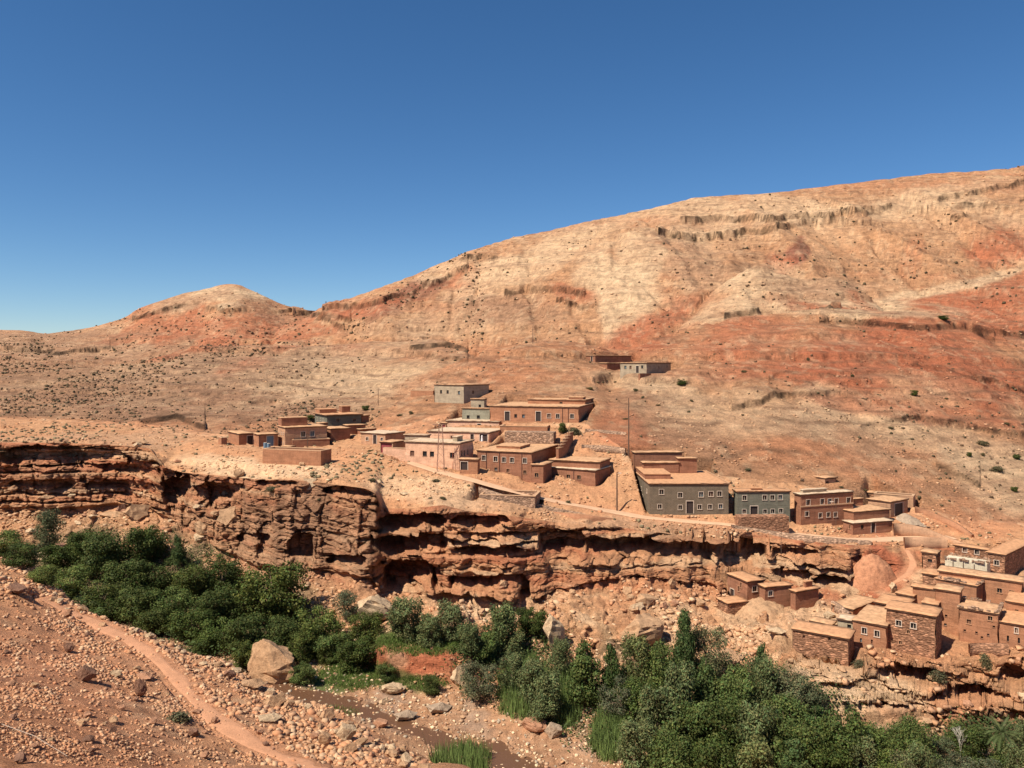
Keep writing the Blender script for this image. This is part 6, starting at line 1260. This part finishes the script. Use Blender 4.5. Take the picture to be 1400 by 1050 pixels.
# ------------------------------------------------------------ poles, pylons, people, small things
def pole(px, ytop, ybase, label, r=.09, lamp=None, arms=0, name='utility_pole', mat=None, cat='pole', dmin=0, lean=0, Y=None):
    P = hit(px, ybase, dmin) if Y is None else np.array([(px - 700) / F * Y, Y, zrow(ybase, Y)])
    H = (ybase - ytop) / F * P[1]; o = bpy.data.objects.new(name, None); COL.objects.link(o); o.location = (P[0], P[1], P[2] + EYE); tag(o, label, cat); mat = mat or MWD
    bm = bmesh.new(); tube(bm, (0, 0, -.6), (lean, 0, H), r, r * .65, 8); bm_obj('shaft', bm, mat, o)
    if arms:
        bm = bmesh.new(); bx(bm, lean - .7, lean + .7, -.05, .05, H - .5, H - .38); bm_obj('crossarm', bm, mat, o)
        for s_ in (-.55, 0, .55):
            bm = bmesh.new(); tube(bm, (lean + s_, 0, H - .377), (lean + s_, 0, H - .18), .05, .04); bm_obj('insulator', bm, MFR, o)
    if lamp:
        bm = bmesh.new(); tube(bm, (lean, 0, H - .3), (lean + lamp, -.2, H + .05), .035); bm_obj('lamp_arm', bm, mat, o)
        bm = bmesh.new(); bx(bm, lean + lamp - .3, lean + lamp + .3, -.35, -.08, H - .02, H + .13); bm_obj('lamp_head', bm, MFR, o)
    return o
def lattice(px, ytop, ybase, w0, w1, label, mat, dmin=0):
    P = hit(px, ybase, dmin); H = (ybase - ytop) / F * P[1]; o = bpy.data.objects.new('lattice_pylon', None); COL.objects.link(o); o.location = (P[0], P[1], P[2] + EYE); o.rotation_euler = (0, 0, .2); tag(o, label, 'pylon')
    n = max(5, int(H / 1.3)); lv = [i / n for i in range(n + 1)]; wd = lambda t: (w0 + (w1 - w0) * t) / 2
    for sx in (-1, 1):
        for sy in (-1, 1):
            bm = bmesh.new(); tube(bm, (sx * wd(0), sy * wd(0), -.5), (sx * wd(1), sy * wd(1), H), .05, .04, 4); bm_obj('leg', bm, mat, o)
    cor = [(-1, -1), (1, -1), (1, 1), (-1, 1)]; bm = bmesh.new()
    for a_, b_ in zip(lv[:-1], lv[1:]):
        for k in range(4):
            c0, c1 = cor[k], cor[(k + 1) % 4]
            if (int(a_ * n) + k) % 2: c0, c1 = c1, c0
            tube(bm, (c0[0] * wd(a_), c0[1] * wd(a_), a_ * H), (c1[0] * wd(b_), c1[1] * wd(b_), b_ * H), .025, .025, 3)
    bm_obj('bracing', bm, mat, o)
    if H > 6:
        for t_ in (1.0,):
            bm = bmesh.new(); bx(bm, -1.6, .8, -.06, .06, H * t_ - .1, H * t_ + .02); bm_obj('crossarm', bm, mat, o)
    return o
def person(px, ybase, label, robe, H=1.65, Y=None):
    P = hit(px, ybase) if Y is None else np.array([(px - 700) / F * Y, Y, zrow(ybase, Y)])
    me = bpy.data.meshes.new('body'); bm = bmesh.new()
    J = dict(pel=(0, 0, .95), ch=(0, 0, 1.3), nk=(0, 0, 1.43), hd=(0, -.01, 1.6), sl=(-.19, 0, 1.36), el=(-.25, .02, 1.1), hl=(-.24, -.08, .86), sr=(.19, 0, 1.36), er=(.25, .02, 1.1), hr=(.24, -.08, .86), kl=(-.1, 0, .5), fl=(-.11, 0, .06), tl=(-.12, -.14, .03), kr=(.1, 0, .5), fr=(.11, .06, .06), tr=(.12, -.08, .03), hpl=(-.09, 0, .9), hpr=(.09, 0, .9))
    R = dict(pel=.15, ch=.16, nk=.055, hd=.1, sl=.07, el=.05, hl=.035, sr=.07, er=.05, hr=.035, kl=.08, fl=.05, tl=.035, kr=.08, fr=.05, tr=.035, hpl=.1, hpr=.1)
    E = [('pel', 'ch'), ('ch', 'nk'), ('nk', 'hd'), ('ch', 'sl'), ('sl', 'el'), ('el', 'hl'), ('ch', 'sr'), ('sr', 'er'), ('er', 'hr'), ('pel', 'hpl'), ('hpl', 'kl'), ('kl', 'fl'), ('fl', 'tl'), ('pel', 'hpr'), ('hpr', 'kr'), ('kr', 'fr'), ('fr', 'tr')]
    ks = list(J); vs = {k: bm.verts.new(Vector(J[k]) * H / 1.7) for k in ks}
    for a_, b_ in E: bm.edges.new((vs[a_], vs[b_]))
    bm.to_mesh(me); bm.free(); o = bpy.data.objects.new('person', me); COL.objects.link(o); o.location = (P[0], P[1], P[2] + EYE + .02)
    o.modifiers.new('s', 'SKIN'); o.modifiers.new('u', 'SUBSURF').levels = 1; o.modifiers['u'].render_levels = 1
    for i, k in enumerate(ks): me.skin_vertices[0].data[i].radius = (R[k], R[k] * .8)
    me.skin_vertices[0].data[0].use_root = True; me.materials.append(plain_mat('cloth', (.12, .07, .05))); tag(o, label, 'person')
    bm = bmesh.new(); n = 12; prof = [(.27, .12), (.22, .5), (.17, .92), (.2, 1.25), (.17, 1.42), (.06, 1.45)]; rings = [[bm.verts.new((r_ * math.cos(6.283 * i / n) * 1.05, r_ * math.sin(6.283 * i / n) * .85, z_ * H / 1.7)) for i in range(n)] for r_, z_ in prof]
    for a_, b_ in zip(rings[:-1], rings[1:]):
        for i in range(n): bm.faces.new((a_[i], a_[(i + 1) % n], b_[(i + 1) % n], b_[i]))
    bm_obj('robe', bm, plain_mat('robe', robe), o); return o
def build_small():
    pole(859.5, 544, 624, 'tall dark pole with a leafless tangle at its foot, centre of the village', .16)
    pole(843.5, 647, 699, 'thick wooden lamp pole beside the road left of the large grey house', .17, lamp=.5, name='lamp_pole')
    pole(1143, 686, 731, 'slim street lamp in front of the banded brown house', .05, lamp=-.9, name='street_lamp', cat='lamp post')
    pole(420.5, 589, 613, 'dark pole in front of the two-storey house with vents', .1); pole(517, 530, 554, 'lone pole on the slope left of the spur', .12, arms=1); pole(352, 585, 608, 'thin pole among the leftmost houses', .08)
    pole(883, 511, 525, 'short pole below the pale-fronted house', .09); pole(728.5, 450, 470, 'pole on the crest of the spur', .12); pole(1068, 715, 780, 'thin pole standing against the cliff hollow', .06, Y=139)
    pole(445.5, 412, 420, 'tiny mast on the skyline saddle', .55, name='mast', Y=512, mat=MDB, cat='mast'); pole(797, 810, 829, 'short thin pole at the foot of the cliff', .05, name='utility_pole')
    lattice(602.5, 580, 645, 1.5, .6, 'tall reddish lattice pylon in front of the big pink house', MIR); lattice(620.5, 618, 641, .7, .5, 'short rusty lattice mast right of the tall pylon', plain_mat('rust', (.30, .07, .04)))
    for k, (x_, y_) in enumerate([(364, 612), (368.5, 613)]):
        P = hit(x_, y_); o = bpy.data.objects.new('water_drum', None); COL.objects.link(o); o.location = (P[0], P[1] - .6, P[2] + EYE); tag(o, ['left of two blue drums before the metal gate', 'right of two blue drums before the metal gate'][k], 'drum')
        bm = bmesh.new(); tube(bm, (0, 0, -.2), (0, 0, 1.15), .42, .42, 14); bm_obj('barrel', bm, MDB, o); bm = bmesh.new(); tube(bm, (0, 0, 1.153), (0, 0, 1.2), .36, .36, 14); bm_obj('lid', bm, MFR, o)
    person(1197.5, 728.5, 'person in pale clothes standing left of another at the dark shopfront', (.35, .33, .33)); person(1203, 728, 'person in a white robe, right of the two at the dark shopfront', (.65, .62, .60))
    person(659, 604, 'person in a white robe standing in the pink porch', (.7, .66, .62), Y=175.4)
    # gravel heap by the garage, and the thatch-like mound of red earth
    P = hit(1245, 717); n_ = 26; g = np.meshgrid(np.linspace(-1, 1, n_), np.linspace(-1, 1, n_)); gx, gy = g[0].ravel(), g[1].ravel(); hz = np.clip(1 - np.hypot(gx, gy), -.2, 1) * 1.9 + .12 * fb2(gx * 6, gy * 6, 3, 9)
    i = (np.arange(n_ - 1)[:, None] * n_ + np.arange(n_ - 1)[None]).ravel(); me = np_mesh('gravel_heap', np.c_[gx * 3.6, gy * 2.6, hz], np.stack([i, i + 1, i + n_ + 1, i + n_], 1), RM['g'], True); tag(link('gravel_heap', me, None, (P[0], P[1] + 2.2, P[2] + EYE)), 'low grey gravel heap beside the garage gate', 'heap')
    # thin cable in front, bottom left
    a_ = hit(2, 992); b_ = hit(92, 1036); m_ = (a_ + b_) / 2; bm = bmesh.new(); k = .06
    tube(bm, (a_[0], a_[1], a_[2] + EYE + k), (m_[0], m_[1], m_[2] + EYE + k + .15), .011); tube(bm, (m_[0], m_[1], m_[2] + EYE + k + .15), (b_[0], b_[1], b_[2] + EYE + k), .011); tag(bm_obj('cable', bm, MFR), 'thin pale cable lying across the bottom left corner', 'cable')
cut_terrain(); refresh(); X_ = XT[None, :] * YY
build_terrain(); build_ribbons(); build_small(); build_boulders(); build_trees(); build_scatter()
